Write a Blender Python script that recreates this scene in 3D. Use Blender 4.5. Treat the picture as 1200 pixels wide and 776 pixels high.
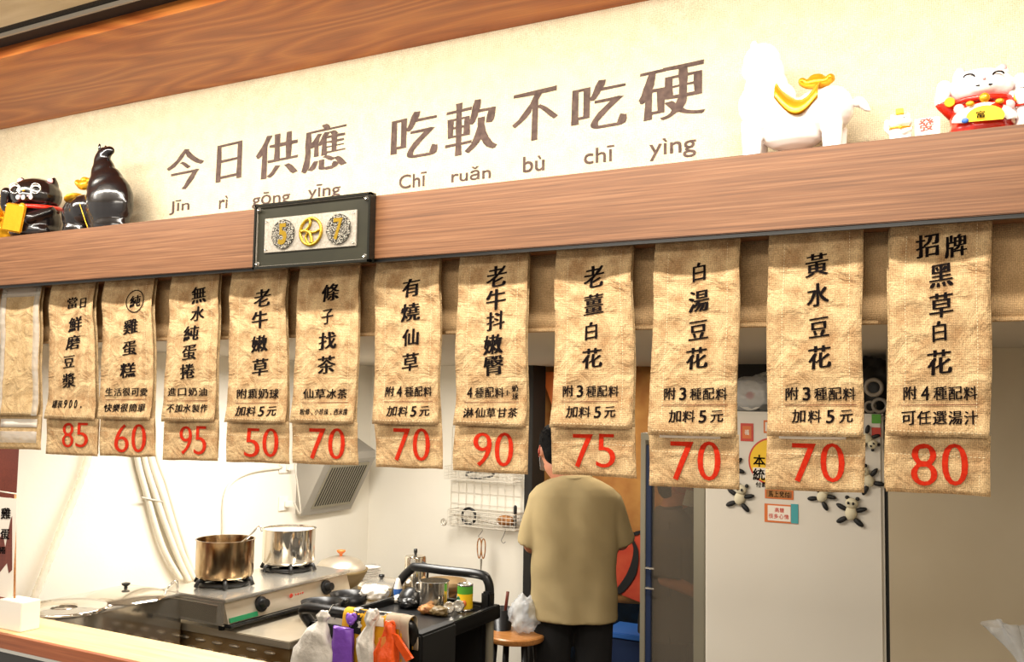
import bpy, bmesh, math, random
from mathutils import Vector, Matrix, noise
S = bpy.context.scene
COL = S.collection
PI = math.pi
random.seed(7)
for o in list(bpy.data.objects): bpy.data.objects.remove(o)

# ------------------------------------------------------------------ camera
EYE = Vector((0, 0, 1.8)); F = 1100.0
PSI, THETA, ROLL = math.radians(28.6), math.radians(4.2), 0.016
fw = Vector((-math.sin(PSI)*math.cos(THETA), math.cos(PSI)*math.cos(THETA), math.sin(THETA)))
r0 = Vector((math.cos(PSI), math.sin(PSI), 0)); u0 = r0.cross(fw)
rt = r0*math.cos(ROLL) + u0*math.sin(ROLL)
up = u0*math.cos(ROLL) - r0*math.sin(ROLL)
cd = bpy.data.cameras.new('camera'); cam = bpy.data.objects.new('camera', cd); COL.objects.link(cam)
cam.matrix_world = Matrix(((rt.x, up.x, -fw.x, EYE.x), (rt.y, up.y, -fw.y, EYE.y), (rt.z, up.z, -fw.z, EYE.z), (0, 0, 0, 1)))
cd.sensor_fit = 'HORIZONTAL'; cd.sensor_width = 36; cd.lens = 36*F/1200; cd.clip_start = 0.05
S.camera = cam
# ------------------------------------------------------------------ world, lights, exposure
S.view_settings.view_transform = 'Standard'; S.view_settings.look = 'None'
S.view_settings.gamma = 1; S.view_settings.use_curve_mapping = False
S.view_settings.exposure = 0.86
w = bpy.data.worlds.new('world'); S.world = w; w.use_nodes = True
w.node_tree.nodes['Background'].inputs[0].default_value = (1.0, 0.93, 0.82, 1)
w.node_tree.nodes['Background'].inputs[1].default_value = 0.42
def area(name, loc, sx, sy, energy, color, rot=(0, 0, 0)):
    l = bpy.data.lights.new(name, 'AREA'); l.shape = 'RECTANGLE'; l.size = sx; l.size_y = sy
    l.energy = energy; l.color = color
    o = bpy.data.objects.new(name, l); COL.objects.link(o); o.location = loc; o.rotation_euler = rot
area('shop_light', (-1.7, 1.52, 2.79), 3.9, 0.05, 44, (1.0, 0.93, 0.82), (math.radians(17), 0, 0))
area('shop_fill_light', (-1.2, -0.6, 2.8), 2.6, 0.5, 36, (1.0, 0.92, 0.80), (math.radians(35), 0, 0))
area('kitchen_light', (-2.75, 3.30, 1.93), 0.25, 1.3, 26, (1.0, 0.95, 0.87))
area('fridge_light', (-1.2, 2.75, 1.95), 0.9, 0.12, 8.5, (1.0, 0.90, 0.76))
area('door_fill_light', (-1.9, 4.40, 1.97), 0.6, 0.12, 6, (1.0, 0.88, 0.72))  # added fill, brightens the doorway and the figure behind the glass

# ------------------------------------------------------------------ pixel helpers (photo pixel + known plane -> world point)
def ray(x, y): return fw + rt*((x-600)/F) - up*((y-388)/F)
def PY(x, y, Y): d = ray(x, y); return EYE + d*((Y-EYE.y)/d.y)
def PX(x, y, X): d = ray(x, y); return EYE + d*((X-EYE.x)/d.x)
def PZ(x, y, Z): d = ray(x, y); return EYE + d*((Z-EYE.z)/d.z)

# ------------------------------------------------------------------ materials
def lin(h):
    if isinstance(h, str):
        h = h.lstrip('#'); h = [int(h[i:i+2], 16)/255 for i in (0, 2, 4)]
    return tuple(((c+0.055)/1.055)**2.4 if c > 0.04045 else c/12.92 for c in h) + (1,)
def nt(name):
    m = bpy.data.materials.new(name); m.use_nodes = True
    return m, m.node_tree.nodes, m.node_tree.links, m.node_tree.nodes['Principled BSDF']
def mat(name, c, rough=0.5, metal=0.0, c2=None, scale=20, bump=0.0, bscale=None, stretch=(1, 1, 1), trans=0, alpha=1, coat=0, emit=None, detail=3, lo=0.35, hi=0.65, spec=0.5):
    m, N, L, b = nt(name)
    b.inputs['Base Color'].default_value = lin(c); b.inputs['Roughness'].default_value = rough
    b.inputs['Metallic'].default_value = metal; b.inputs['Transmission Weight'].default_value = trans
    b.inputs['Alpha'].default_value = alpha; b.inputs['Coat Weight'].default_value = coat
    b.inputs['Specular IOR Level'].default_value = spec
    if emit: b.inputs['Emission Color'].default_value = lin(c); b.inputs['Emission Strength'].default_value = emit
    tc = N.new('ShaderNodeTexCoord'); mp = N.new('ShaderNodeMapping'); mp.inputs['Scale'].default_value = stretch
    L.new(tc.outputs['Object'], mp.inputs[0])
    no = N.new('ShaderNodeTexNoise'); no.inputs['Scale'].default_value = scale; no.inputs['Detail'].default_value = detail
    L.new(mp.outputs[0], no.inputs['Vector'])
    if c2:
        cr = N.new('ShaderNodeValToRGB'); cr.color_ramp.elements[0].color = lin(c); cr.color_ramp.elements[1].color = lin(c2)
        cr.color_ramp.elements[0].position = lo; cr.color_ramp.elements[1].position = hi
        L.new(no.outputs[0], cr.inputs[0]); L.new(cr.outputs[0], b.inputs['Base Color'])
    if bump:
        n2 = no
        if bscale:
            n2 = N.new('ShaderNodeTexNoise'); n2.inputs['Scale'].default_value = bscale; n2.inputs['Detail'].default_value = 4
            L.new(mp.outputs[0], n2.inputs['Vector'])
        bp = N.new('ShaderNodeBump'); bp.inputs['Strength'].default_value = bump; bp.inputs['Distance'].default_value = 0.01
        L.new(n2.outputs[0], bp.inputs['Height']); L.new(bp.outputs[0], b.inputs['Normal'])
    return m
def burlap(name, c, c2, pitch=0.0034, crease=0.7, wv=0.22):
    m, N, L, b = nt(name); b.inputs['Roughness'].default_value = 0.95; b.inputs['Specular IOR Level'].default_value = 0.1
    tc = N.new('ShaderNodeTexCoord')
    ws = []
    for ax in ('X', 'Z'):
        wt = N.new('ShaderNodeTexWave'); wt.wave_type = 'BANDS'; wt.bands_direction = ax
        wt.inputs['Scale'].default_value = 0.314/pitch; wt.inputs['Distortion'].default_value = 2.6
        wt.inputs['Detail'].default_value = 2; wt.inputs['Detail Scale'].default_value = 1.5
        L.new(tc.outputs['Object'], wt.inputs[0]); ws.append(wt)
    ad = N.new('ShaderNodeMath'); ad.operation = 'ADD'; L.new(ws[0].outputs['Fac'], ad.inputs[0]); L.new(ws[1].outputs['Fac'], ad.inputs[1])
    no = N.new('ShaderNodeTexNoise'); no.inputs['Scale'].default_value = 22; no.inputs['Detail'].default_value = 5; L.new(tc.outputs['Object'], no.inputs[0])
    cr = N.new('ShaderNodeValToRGB'); cr.color_ramp.elements[0].color = lin(c); cr.color_ramp.elements[1].color = lin(c2)
    cr.color_ramp.elements[0].position = 0.34; cr.color_ramp.elements[1].position = 0.62
    L.new(no.outputs[0], cr.inputs[0])
    mx = N.new('ShaderNodeMix'); mx.data_type = 'RGBA'; mx.blend_type = 'MULTIPLY'
    r2 = N.new('ShaderNodeMapRange'); r2.inputs['From Max'].default_value = 2; r2.inputs['To Min'].default_value = 1-wv*1.6; r2.inputs['To Max'].default_value = 1.0+wv*0.5
    L.new(ad.outputs[0], r2.inputs['Value'])
    mx.inputs['Factor'].default_value = 1
    sp = N.new('ShaderNodeTexNoise'); sp.inputs['Scale'].default_value = 380; sp.inputs['Detail'].default_value = 1; L.new(tc.outputs['Object'], sp.inputs[0])
    r3 = N.new('ShaderNodeMapRange'); r3.inputs['From Min'].default_value = .3; r3.inputs['From Max'].default_value = .7; r3.inputs['To Min'].default_value = 1-wv*1.3; r3.inputs['To Max'].default_value = 1+wv*.7; L.new(sp.outputs[0], r3.inputs['Value'])
    m3 = N.new('ShaderNodeMath'); m3.operation = 'MULTIPLY'; L.new(r2.outputs[0], m3.inputs[0]); L.new(r3.outputs[0], m3.inputs[1])
    L.new(cr.outputs[0], mx.inputs[6]); L.new(m3.outputs[0], mx.inputs[7]); L.new(mx.outputs[2], b.inputs['Base Color'])
    n2 = N.new('ShaderNodeTexNoise'); n2.inputs['Scale'].default_value = 16; n2.inputs['Detail'].default_value = 3; n2.inputs['Distortion'].default_value = 1.2
    L.new(tc.outputs['Object'], n2.inputs[0])
    b1 = N.new('ShaderNodeBump'); b1.inputs['Strength'].default_value = crease; b1.inputs['Distance'].default_value = 0.02; L.new(n2.outputs[0], b1.inputs['Height'])
    b2 = N.new('ShaderNodeBump'); b2.inputs['Strength'].default_value = 0.5; b2.inputs['Distance'].default_value = 0.0006
    L.new(ad.outputs[0], b2.inputs['Height']); L.new(b1.outputs[0], b2.inputs['Normal']); L.new(b2.outputs[0], b.inputs['Normal'])
    return m
def wood(name, c, c2, c3, sx=1.0, sz=60, rough=0.45, swirl=False):
    m, N, L, b = nt(name); b.inputs['Roughness'].default_value = rough
    tc = N.new('ShaderNodeTexCoord'); mp = N.new('ShaderNodeMapping')
    L.new(tc.outputs['Object'], mp.inputs[0])
    if swirl:
        mp.inputs['Scale'].default_value = (0.55, 3.2, 3.2)
        no = N.new('ShaderNodeTexNoise'); no.inputs['Scale'].default_value = 1.3; no.inputs['Detail'].default_value = 1.5; L.new(mp.outputs[0], no.inputs[0])
        mu = N.new('ShaderNodeMath'); mu.operation = 'MULTIPLY'; mu.inputs[1].default_value = 13; L.new(no.outputs[0], mu.inputs[0])
        fr = N.new('ShaderNodeMath'); fr.operation = 'PINGPONG'; fr.inputs[1].default_value = 0.5; L.new(mu.outputs[0], fr.inputs[0])
        m2 = N.new('ShaderNodeMath'); m2.operation = 'MULTIPLY'; m2.inputs[1].default_value = 2; L.new(fr.outputs[0], m2.inputs[0]); src = m2.outputs[0]
    else:
        mp.inputs['Scale'].default_value = (sx, sz, sz)
        no = N.new('ShaderNodeTexNoise'); no.inputs['Scale'].default_value = 2.4; no.inputs['Detail'].default_value = 5; no.inputs['Roughness'].default_value = 0.6
        L.new(mp.outputs[0], no.inputs[0]); src = no.outputs[0]
    mp2 = N.new('ShaderNodeMapping'); mp2.inputs['Scale'].default_value = (6, 260, 260); L.new(tc.outputs['Object'], mp2.inputs[0])
    nf = N.new('ShaderNodeTexNoise'); nf.inputs['Scale'].default_value = 1; nf.inputs['Detail'].default_value = 2; L.new(mp2.outputs[0], nf.inputs[0])
    cr = N.new('ShaderNodeValToRGB'); e = cr.color_ramp.elements
    e[0].color = lin(c); e[0].position = 0.3 if not swirl else 0.0; e[1].color = lin(c3); e[1].position = 0.7 if not swirl else 1.0
    k = e.new(0.5); k.color = lin(c2)
    L.new(src, cr.inputs[0])
    mx = N.new('ShaderNodeMix'); mx.data_type = 'RGBA'; mx.blend_type = 'MULTIPLY'; mx.inputs['Factor'].default_value = 1
    r2 = N.new('ShaderNodeMapRange'); r2.inputs['From Min'].default_value = 0.3; r2.inputs['From Max'].default_value = 0.7; r2.inputs['To Min'].default_value = 0.78; r2.inputs['To Max'].default_value = 1.08
    L.new(nf.outputs[0], r2.inputs['Value']); L.new(cr.outputs[0], mx.inputs[6]); L.new(r2.outputs[0], mx.inputs[7]); L.new(mx.outputs[2], b.inputs['Base Color'])
    bp = N.new('ShaderNodeBump'); bp.inputs['Strength'].default_value = 0.15; bp.inputs['Distance'].default_value = 0.001; L.new(nf.outputs[0], bp.inputs['Height']); L.new(bp.outputs[0], b.inputs['Normal'])
    return m
def film(name, tint, a, rough=0.15, bmp=0.5):
    m, N, L, b = nt(name)
    b.inputs['Base Color'].default_value = lin(tint); b.inputs['Roughness'].default_value = rough
    tr = N.new('ShaderNodeBsdfTransparent'); tr.inputs[0].default_value = lin(tint)
    ms = N.new('ShaderNodeMixShader'); ms.inputs[0].default_value = a
    tc = N.new('ShaderNodeTexCoord'); no = N.new('ShaderNodeTexNoise'); no.inputs['Scale'].default_value = 30; L.new(tc.outputs['Object'], no.inputs[0])
    bp = N.new('ShaderNodeBump'); bp.inputs['Strength'].default_value = bmp; bp.inputs['Distance'].default_value = 0.02; L.new(no.outputs[0], bp.inputs['Height']); L.new(bp.outputs[0], b.inputs['Normal'])
    L.new(tr.outputs[0], ms.inputs[1]); L.new(b.outputs[0], ms.inputs[2]); L.new(ms.outputs[0], N['Material Output'].inputs[0])
    return m
M = dict(
    jute=burlap('jute', '#ac8860', '#d6b78a'), jute2=burlap('jute_pale', '#b99a6e', '#d0b286'),
    valance=burlap('valance_jute', '#b8976d', '#cba97d', crease=0.1),
    signcloth=burlap('sign_cloth', '#d6c8a8', '#ded2b4', pitch=0.0045, crease=0.05, wv=0.16),
    ceilcloth=mat('ceiling_paint', '#d8c8a6', 0.9, c2='#efe2c6', scale=5, bump=0.2, bscale=200, stretch=(.5, 3, 1)),
    beam=wood('beam_wood', '#5a3820', '#744c2f', '#8a6142', 0.9, 75),
    soffit=wood('soffit_wood', '#9c4f18', '#ae6024', '#bf7330', swirl=True),
    counter=wood('counter_wood', '#dcb67c', '#e6c48c', '#edd09c', 1.0, 20, 0.4),
    counteredge=wood('counter_edge', '#8e4a26', '#9c5630', '#a9633a', 1.0, 30),
    darkwood=wood('dark_wood', '#5d2417', '#6c2c1c', '#7a3624', 40, 2.0),
    stool=wood('stool_wood', '#a86c36', '#bb7e44', '#cb9054', 2, 30, 0.35),
    ink=mat('ink', '#0a0606', 0.9, c2='#140c0c', scale=300, spec=0.1), titleink=mat('title_ink', '#43332e', 0.85, c2='#5a4840', scale=60),
    red=mat('red_ink', '#a8200d', 0.85, c2='#b92c14', scale=120, spec=0.1), brownline=mat('brown_line', '#6b3a20', 0.8),
    thread=mat('thread', '#ecdcb4', 0.9), paper=mat('paper', '#e8dfd2', 0.7),
    wall=mat('white_wall', '#e8e2d4', 0.6, c2='#ece7da', scale=2, bump=0.05, bscale=60),
    ceil=mat('kitchen_ceiling', '#b8b0a2', 0.8), panel=mat('taupe_panel', '#b4a68c', 0.5, c2='#b9ac93', scale=3),
    floor=mat('floor_tile', '#6d5c4a', 0.4, c2='#7d6b57', scale=6),
    steel=mat('steel', '#d8d3c9', 0.25, .85, bump=0.03, bscale=8), steelb=mat('brushed_steel', '#c8beae', 0.38, .75, c2='#b4a892', scale=3, stretch=(1, 1, 6)),
    mirror=mat('polished_steel', '#d2cabc', 0.10, .92, bump=0.06, bscale=7),
    potbrown=mat('scorched_steel', '#c8b08a', 0.22, 1, c2='#6e4a2a', scale=9, stretch=(2, 2, .7), lo=0.4, hi=0.66),
    tabled=mat('stained_steel', '#b59a72', 0.36, .6, c2='#85663e', scale=5, stretch=(1, 1, 2)),
    black=mat('black_plastic', '#0c0c0d', 0.35), blackm=mat('black_matt', '#121212', 0.6), iron=mat('cast_iron', '#0b0a0a', 0.5, bump=0.2, bscale=120),
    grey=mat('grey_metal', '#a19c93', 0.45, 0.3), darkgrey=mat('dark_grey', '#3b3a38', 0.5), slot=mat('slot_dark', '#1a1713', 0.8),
    green=mat('green_panel', '#12603a', 0.3), white=mat('white_plastic', '#ece6da', 0.4), whitewire=mat('white_wire', '#cfc8ba', 0.45),
    ceramic=mat('white_ceramic', '#f3eeea', 0.15, coat=0.6), blackc=mat('black_ceramic', '#110d0e', 0.2, coat=0.5),
    gold=mat('gold', '#e0a624', 0.25, 0.6, bump=0.1, bscale=60), brass=mat('brass', '#c7a33a', 0.3, 0.9),
    redc=mat('red_ceramic', '#c9230f', 0.18, coat=0.5), pink=mat('pink', '#e3a6a6', 0.4), yellow=mat('yellow', '#f0c21a', 0.4), blue=mat('blue', '#2f5fa8', 0.4),
    frame=mat('plaque_black', '#14140f', 0.25), mattdark=mat('plaque_mount', '#24231a', 0.3, c2='#2b2a1f', scale=8), silver=mat('silver_leaf', '#a69e92', 0.5, 0.4, c2='#8f887c', scale=200),
    medal=mat('carved_silver', '#a8a294', 0.4, 0.5, c2='#26231c', scale=300, bump=1, bscale=300, lo=.44, hi=.54),
    fridge=mat('fridge_enamel', '#d6d0c4', 0.3, c2='#d9d4c9', scale=2), alu=mat('aluminium', '#9a9482', 0.4, 0.5),
    shirt=mat('khaki_cotton', '#a08e68', 0.95, c2='#a6946e', scale=3, bump=0.6, bscale=5, spec=0.1), pants=mat('black_cotton', '#0d0c0d', 0.9),
    skin=mat('skin', '#b8795a', 0.55), hair=mat('hair', '#080605', 0.85, bump=0.4, bscale=120, spec=0.15), greyshirt=mat('charcoal_cotton', '#3c3530', 0.9),
    mask=mat('mask', '#cfd3d0', 0.7), wire=mat('wire_steel', '#8f8a80', 0.3, 0.9),
    bagwhite=mat('white_bag', '#e6e0d6', 0.35, bump=1.0, bscale=18), bagpurple=mat('purple_bag', '#8a55c9', 0.35, bump=0.8, bscale=18),
    bagorange=mat('orange_bag', '#ef5a1e', 0.35, bump=0.9, bscale=18), bagpeach=mat('peach_bag', '#f39a4e', 0.35),
    ycloth=mat('yellow_cloth', '#dba31c', 0.9), bcloth=mat('black_print', '#151312', 0.9), wcloth=mat('white_print', '#ded7ca', 0.9), tancloth=mat('tan_cloth', '#b0a08a', 0.95),
    glassdark=film('dark_glass', '#cdc4b6', 0.12, 0.04, 0), film=film('clear_film', '#f4f1ea', 0.25, 0.3), tube=film('tube_film', '#fbf8f0', 0.28, 0.4),
    bagclear=film('clear_bag', '#eef0f2', 0.4, 0.15), canlabel=mat('can_label', '#c7c23a', 0.4, c2='#2f6a2c', scale=16), orange=mat('orange_card', '#cf6c2c', 0.5), teal=mat('teal_card', '#3f9aa0', 0.5),
    lime=mat('lime_card', '#4f9a2c', 0.5), redcard=mat('red_card', '#c23a26', 0.5), woodbowl=mat('olive_bowl', '#6d5a36', 0.5), bluedark=mat('blue_tarp', '#1d4f80', 0.4, c2='#0e2238', scale=8, bump=0.5), 
    navy=mat('navy', '#16284a', 0.5), roll=mat('paper_roll', '#d9d4cb', 0.8, bump=0.3, bscale=40), tape=mat('tape', '#a89e90', 0.4), pastry=mat('pastry', '#b07a3c', 0.6, c2='#7a4a22', scale=40),
    artcloth=mat('curtain_cloth', '#b08042', 0.9, c2='#94602c', scale=7, bump=0.15), artred=mat('curtain_red', '#a5301a', 0.9, c2='#b5482a', scale=9), hose=mat('hose', '#e4ddcc', 0.5), panda=mat('panda_white', '#d8d0b4', 0.9))

# ------------------------------------------------------------------ mesh helpers
def B(): return bmesh.new()
def link(name, bm, m, parent=None, smooth=False, weld=False):
    if weld: bmesh.ops.remove_doubles(bm, verts=bm.verts, dist=1e-5)
    if not parent or True:
        vs = [v.co for v in bm.verts]
        mn = Vector([min(v[i] for v in vs) for i in range(3)]); mx = Vector([max(v[i] for v in vs) for i in range(3)])
        c = Vector(((mn.x+mx.x)/2, (mn.y+mx.y)/2, mn.z))
    bmesh.ops.translate(bm, verts=bm.verts, vec=-c)
    me = bpy.data.meshes.new(name); bm.to_mesh(me); bm.free()
    me.materials.append(M[m] if isinstance(m, str) else m)
    if smooth:
        me.shade_smooth()
        if smooth == 'auto': me.set_sharp_from_angle(angle=math.radians(40))
    o = bpy.data.objects.new(name, me); COL.objects.link(o)
    if parent:
        o.parent = parent; base = parent.location + (parent.parent.location if parent.parent else Vector())
        o.location = c - base
    else: o.location = c
    return o
def tag(o, label, cat, group=None):
    o['label'] = label; o['category'] = cat
    if group: o['group'] = group
    return o
def thing(name, loc, label, cat, group=None):
    o = bpy.data.objects.new(name, None); COL.objects.link(o); o.location = Vector(loc); o.empty_display_size = 0.05
    return tag(o, label, cat, group)
def struct(name, bm, m, parent=None):
    o = link(name, bm, m, parent); o['kind'] = 'structure'; return o
def box(bm, a, b, bev=0.0, mtx=None):
    a = Vector(a); b = Vector(b); c = (a+b)/2; s = b-a
    r = bmesh.ops.create_cube(bm, size=1, matrix=Matrix.Translation(c) @ Matrix.Diagonal((abs(s.x), abs(s.y), abs(s.z), 1)))
    vs = r['verts']
    if bev:
        es = list({e for v in vs for e in v.link_edges})
        r2 = bmesh.ops.bevel(bm, geom=es, offset=bev, segments=2, affect='EDGES', clamp_overlap=True); vs = r2['verts']
    if mtx: bmesh.ops.transform(bm, matrix=mtx, verts=[v for v in bm.verts] if bev else vs)
    return bm
def lathe(bm, prof, loc=(0, 0, 0), n=32, mtx=None, cap=True):
    T = Matrix.Translation(loc) @ (mtx or Matrix()); rings = []
    for r, z in prof:
        if r < 1e-5: rings.append([bm.verts.new(T @ Vector((0, 0, z)))])
        else: rings.append([bm.verts.new(T @ Vector((r*math.cos(2*PI*i/n), r*math.sin(2*PI*i/n), z))) for i in range(n)])
    for a, b in zip(rings, rings[1:]):
        for i in range(n):
            j = (i+1) % n
            if len(a) == 1 and len(b) == 1: continue
            if len(a) == 1: bm.faces.new((a[0], b[i], b[j]))
            elif len(b) == 1: bm.faces.new((a[i], a[j], b[0]))
            else: bm.faces.new((a[i], a[j], b[j], b[i]))
    return bm
def smoothpath(pts, k=6):
    pts = [Vector(p) for p in pts]; out = []
    for i in range(len(pts)-1):
        p0 = pts[max(i-1, 0)]; p1 = pts[i]; p2 = pts[i+1]; p3 = pts[min(i+2, len(pts)-1)]
        for s in range(k):
            t = s/k
            out.append(0.5*((2*p1)+(p2-p0)*t+(2*p0-5*p1+4*p2-p3)*t*t+(3*p1-p0-3*p2+p3)*t**3))
    out.append(pts[-1]); return out
def tube(bm, pts, r, n=8, closed=False):
    pts = [Vector(p) for p in pts]; rings = []; N = len(pts); ref = None
    for i, p in enumerate(pts):
        if closed: d = pts[(i+1) % N]-pts[i-1]
        else: d = pts[min(i+1, N-1)]-pts[max(i-1, 0)]
        d.normalize()
        if ref is None: ref = d.orthogonal().normalized()
        ref = (ref - d*ref.dot(d)); ref = ref.normalized() if ref.length > 1e-6 else d.orthogonal().normalized()
        q = d.cross(ref); rr = r[i] if isinstance(r, (list, tuple)) else r
        rings.append([bm.verts.new(p + (ref*math.cos(2*PI*k/n)+q*math.sin(2*PI*k/n))*rr) for k in range(n)])
    for i in range(N if closed else N-1):
        a = rings[i]; b = rings[(i+1) % N]
        for k in range(n): bm.faces.new((a[k], a[(k+1) % n], b[(k+1) % n], b[k]))
    if not closed: bm.faces.new(rings[0][::-1]); bm.faces.new(rings[-1])
    return bm
def ell(bm, c, r, rot=None, seg=20):
    if not isinstance(r, (tuple, list)): r = (r, r, r)
    T = Matrix.Translation(c) @ (rot or Matrix()) @ Matrix.Diagonal((r[0], r[1], r[2], 1))
    bmesh.ops.create_uvsphere(bm, u_segments=seg, v_segments=max(6, seg//2), radius=1, matrix=T); return bm
def cap(bm, a, b, ra, rb, n=14):
    a = Vector(a); b = Vector(b); L_ = (b-a).length; q = (b-a).to_track_quat('Z', 'Y').to_matrix().to_4x4()
    prof = [(0, -ra)] + [(ra*math.cos(t), ra*math.sin(t)) for t in [-PI/3, -PI/6, 0]] + [(rb*math.cos(t), L_+rb*math.sin(t)) for t in [0, PI/6, PI/3]] + [(0, L_+rb)]
    return lathe(bm, prof, a, n, q)
def torus(bm, c, R, r, mtx=None, n=28, k=8):
    T = Matrix.Translation(c) @ (mtx or Matrix())
    return tube(bm, [T @ Vector((R*math.cos(2*PI*i/n), R*math.sin(2*PI*i/n), 0)) for i in range(n)], r, k, True)
RX90 = Matrix.Rotation(PI/2, 4, 'X'); RY90 = Matrix.Rotation(PI/2, 4, 'Y')
def prism(bm, poly, d):          # poly: list of world points, d: extrusion vector
    d = Vector(d); a = [bm.verts.new(Vector(p)) for p in poly]; b = [bm.verts.new(Vector(p)+d) for p in poly]; n = len(poly)
    bm.faces.new(a[::-1]); bm.faces.new(b)
    for i in range(n): bm.faces.new((a[i], a[(i+1) % n], b[(i+1) % n], b[i]))
    bmesh.ops.recalc_face_normals(bm, faces=bm.faces); return bm
def remesh(bm, vox, it=4, fac=0.5):
    me = bpy.data.meshes.new('tmp'); bm.to_mesh(me); bm.free()
    o = bpy.data.objects.new('tmp', me); COL.objects.link(o)
    r = o.modifiers.new('r', 'REMESH'); r.mode = 'VOXEL'; r.voxel_size = vox
    s = o.modifiers.new('s', 'SMOOTH'); s.iterations = it; s.factor = fac
    m2 = bpy.data.meshes.new_from_object(o.evaluated_get(bpy.context.evaluated_depsgraph_get()))
    bpy.data.objects.remove(o); b = B(); b.from_mesh(m2); bpy.data.meshes.remove(m2); return b
def sheet(bm, fn, nu, nv, th=0.0, tdir=(0, 1, 0)):
    g = [[bm.verts.new(fn(i/nu, j/nv)) for i in range(nu+1)] for j in range(nv+1)]
    for j in range(nv):
        for i in range(nu): bm.faces.new((g[j][i], g[j+1][i], g[j+1][i+1], g[j][i+1]))
    if th:
        t = Vector(tdir)*th
        h = [[bm.verts.new(v.co+t) for v in row] for row in g]
        for j in range(nv):
            for i in range(nu): bm.faces.new((h[j][i], h[j][i+1], h[j+1][i+1], h[j+1][i]))
        rim = [g[0][i] for i in range(nu+1)]+[g[j][nu] for j in range(1, nv+1)]+[g[nv][i] for i in range(nu-1, -1, -1)]+[g[j][0] for j in range(nv-1, 0, -1)]
        rih = [h[0][i] for i in range(nu+1)]+[h[j][nu] for j in range(1, nv+1)]+[h[nv][i] for i in range(nu-1, -1, -1)]+[h[j][0] for j in range(nv-1, 0, -1)]
        n = len(rim)
        for k in range(n): bm.faces.new((rim[k], rim[(k+1) % n], rih[(k+1) % n], rih[k]))
    return bm

# ------------------------------------------------------------------ glyphs (built-in font; strokes re-weighted so verticals are heavier, like brush script)
fc = bpy.data.curves.new('glyph', 'FONT'); fc.resolution_u = 4
fo = bpy.data.objects.new('glyph', fc); COL.objects.link(fo)
GC = {}
def glyph(ch, a=0.016, b=-0.010, slant=0.07, off=0.0):
    key = (ch, a, b, slant, off)
    if key in GC: return GC[key]
    fc.body = ch; fc.offset = off
    me = bpy.data.meshes.new_from_object(fo.evaluated_get(bpy.context.evaluated_depsgraph_get()))
    g = B(); g.from_mesh(me); bpy.data.meshes.remove(me)
    bmesh.ops.remove_doubles(g, verts=g.verts, dist=1e-5)
    sh = {}
    for v in g.verts:
        nx = ny = 0.0
        for e in v.link_edges:
            if len(e.link_faces) != 1: continue
            f = e.link_faces[0]; d = (e.other_vert(v).co-v.co); L_ = d.length
            if L_ < 1e-7: continue
            n = Vector((d.y, -d.x))/L_
            k = f.calc_center_median()-v.co
            if n.x*k.x+n.y*k.y > 0: n = -n
            nx += n.x; ny += n.y
        l = math.hypot(nx, ny)
        if l > 1e-6: sh[v] = (max(-1.3, min(1.3, nx)), max(-1.3, min(1.3, ny)))
    for v, (nx, ny) in sh.items():
        t = 0.5+0.5*math.sin(v.co.x*9+v.co.y*13)
        v.co.x += nx*a*(0.7+0.6*t); v.co.y += ny*(b+0.006*t)
    le = [e for e in g.edges if e.calc_length() > 0.16]
    if le: bmesh.ops.subdivide_edges(g, edges=le, cuts=2); bmesh.ops.triangulate(g, faces=g.faces)
    for v in g.verts: v.co.y += slant*v.co.x; 
    for i, v in enumerate(g.verts): v.index = i
    vs = [(v.co.x, v.co.y) for v in g.verts]; fs = [[v.index for v in f.verts] for f in g.faces]; g.free()
    x0 = min(v[0] for v in vs); x1 = max(v[0] for v in vs); y0 = min(v[1] for v in vs); y1 = max(v[1] for v in vs)
    GC[key] = (vs, fs, (x0, x1, y0, y1)); return GC[key]
def put(bm, ch, cx, cz, w, h, surf, fit=True, **kw):
    """write ch centred at world X=cx, Z=cz, w x h metres, surf(X,Z) -> point"""
    vs, fs, (x0, x1, y0, y1) = glyph(ch, **kw)
    if fit: sx = w/(x1-x0); sy = h/(y1-y0); ox = (x0+x1)/2; oy = (y0+y1)/2
    else: sx = w; sy = h; ox = 0.5; oy = 0.37
    vv = [bm.verts.new(surf(cx+(x-ox)*sx, cz+(y-oy)*sy)) for x, y in vs]
    for f in fs:
        try: bm.faces.new([vv[i] for i in f])
        except ValueError: pass
def putpx(bm, ch, box_, Y, surf, slope=0.0, **kw):
    x0, x1, y0, y1 = box_; yc = (y0+y1)/2; xc = (x0+x1)/2
    A = PY(x0, yc, Y); C = PY(x1, yc, Y); hp = (y1-y0)-slope*(x1-x0)
    T = PY(xc, yc-hp/2, Y); D = PY(xc, yc+hp/2, Y); c = PY(xc, yc, Y)
    put(bm, ch, c.x, c.z, C.x-A.x, T.z-D.z, surf, True, **kw)
def rowpx(bm, txt, x0, x1, yc, s, Y, surf, **kw):
    n = len(txt); wch = (x1-x0)/n
    for i, ch in enumerate(txt):
        if ch == ' ': continue
        x = x0+wch*(i+.5); small = ch in ',.'
        ww = min(wch*0.92, s) * (0.25 if small else (0.62 if ch.isdigit() else 1)); hh = s*(0.25 if small else 1)
        putpx(bm, ch, (x-ww/2, x+ww/2, yc-hh/2+(s*.35 if small else 0), yc+hh/2+(s*.35 if small else 0)), Y, surf, **kw)

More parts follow.
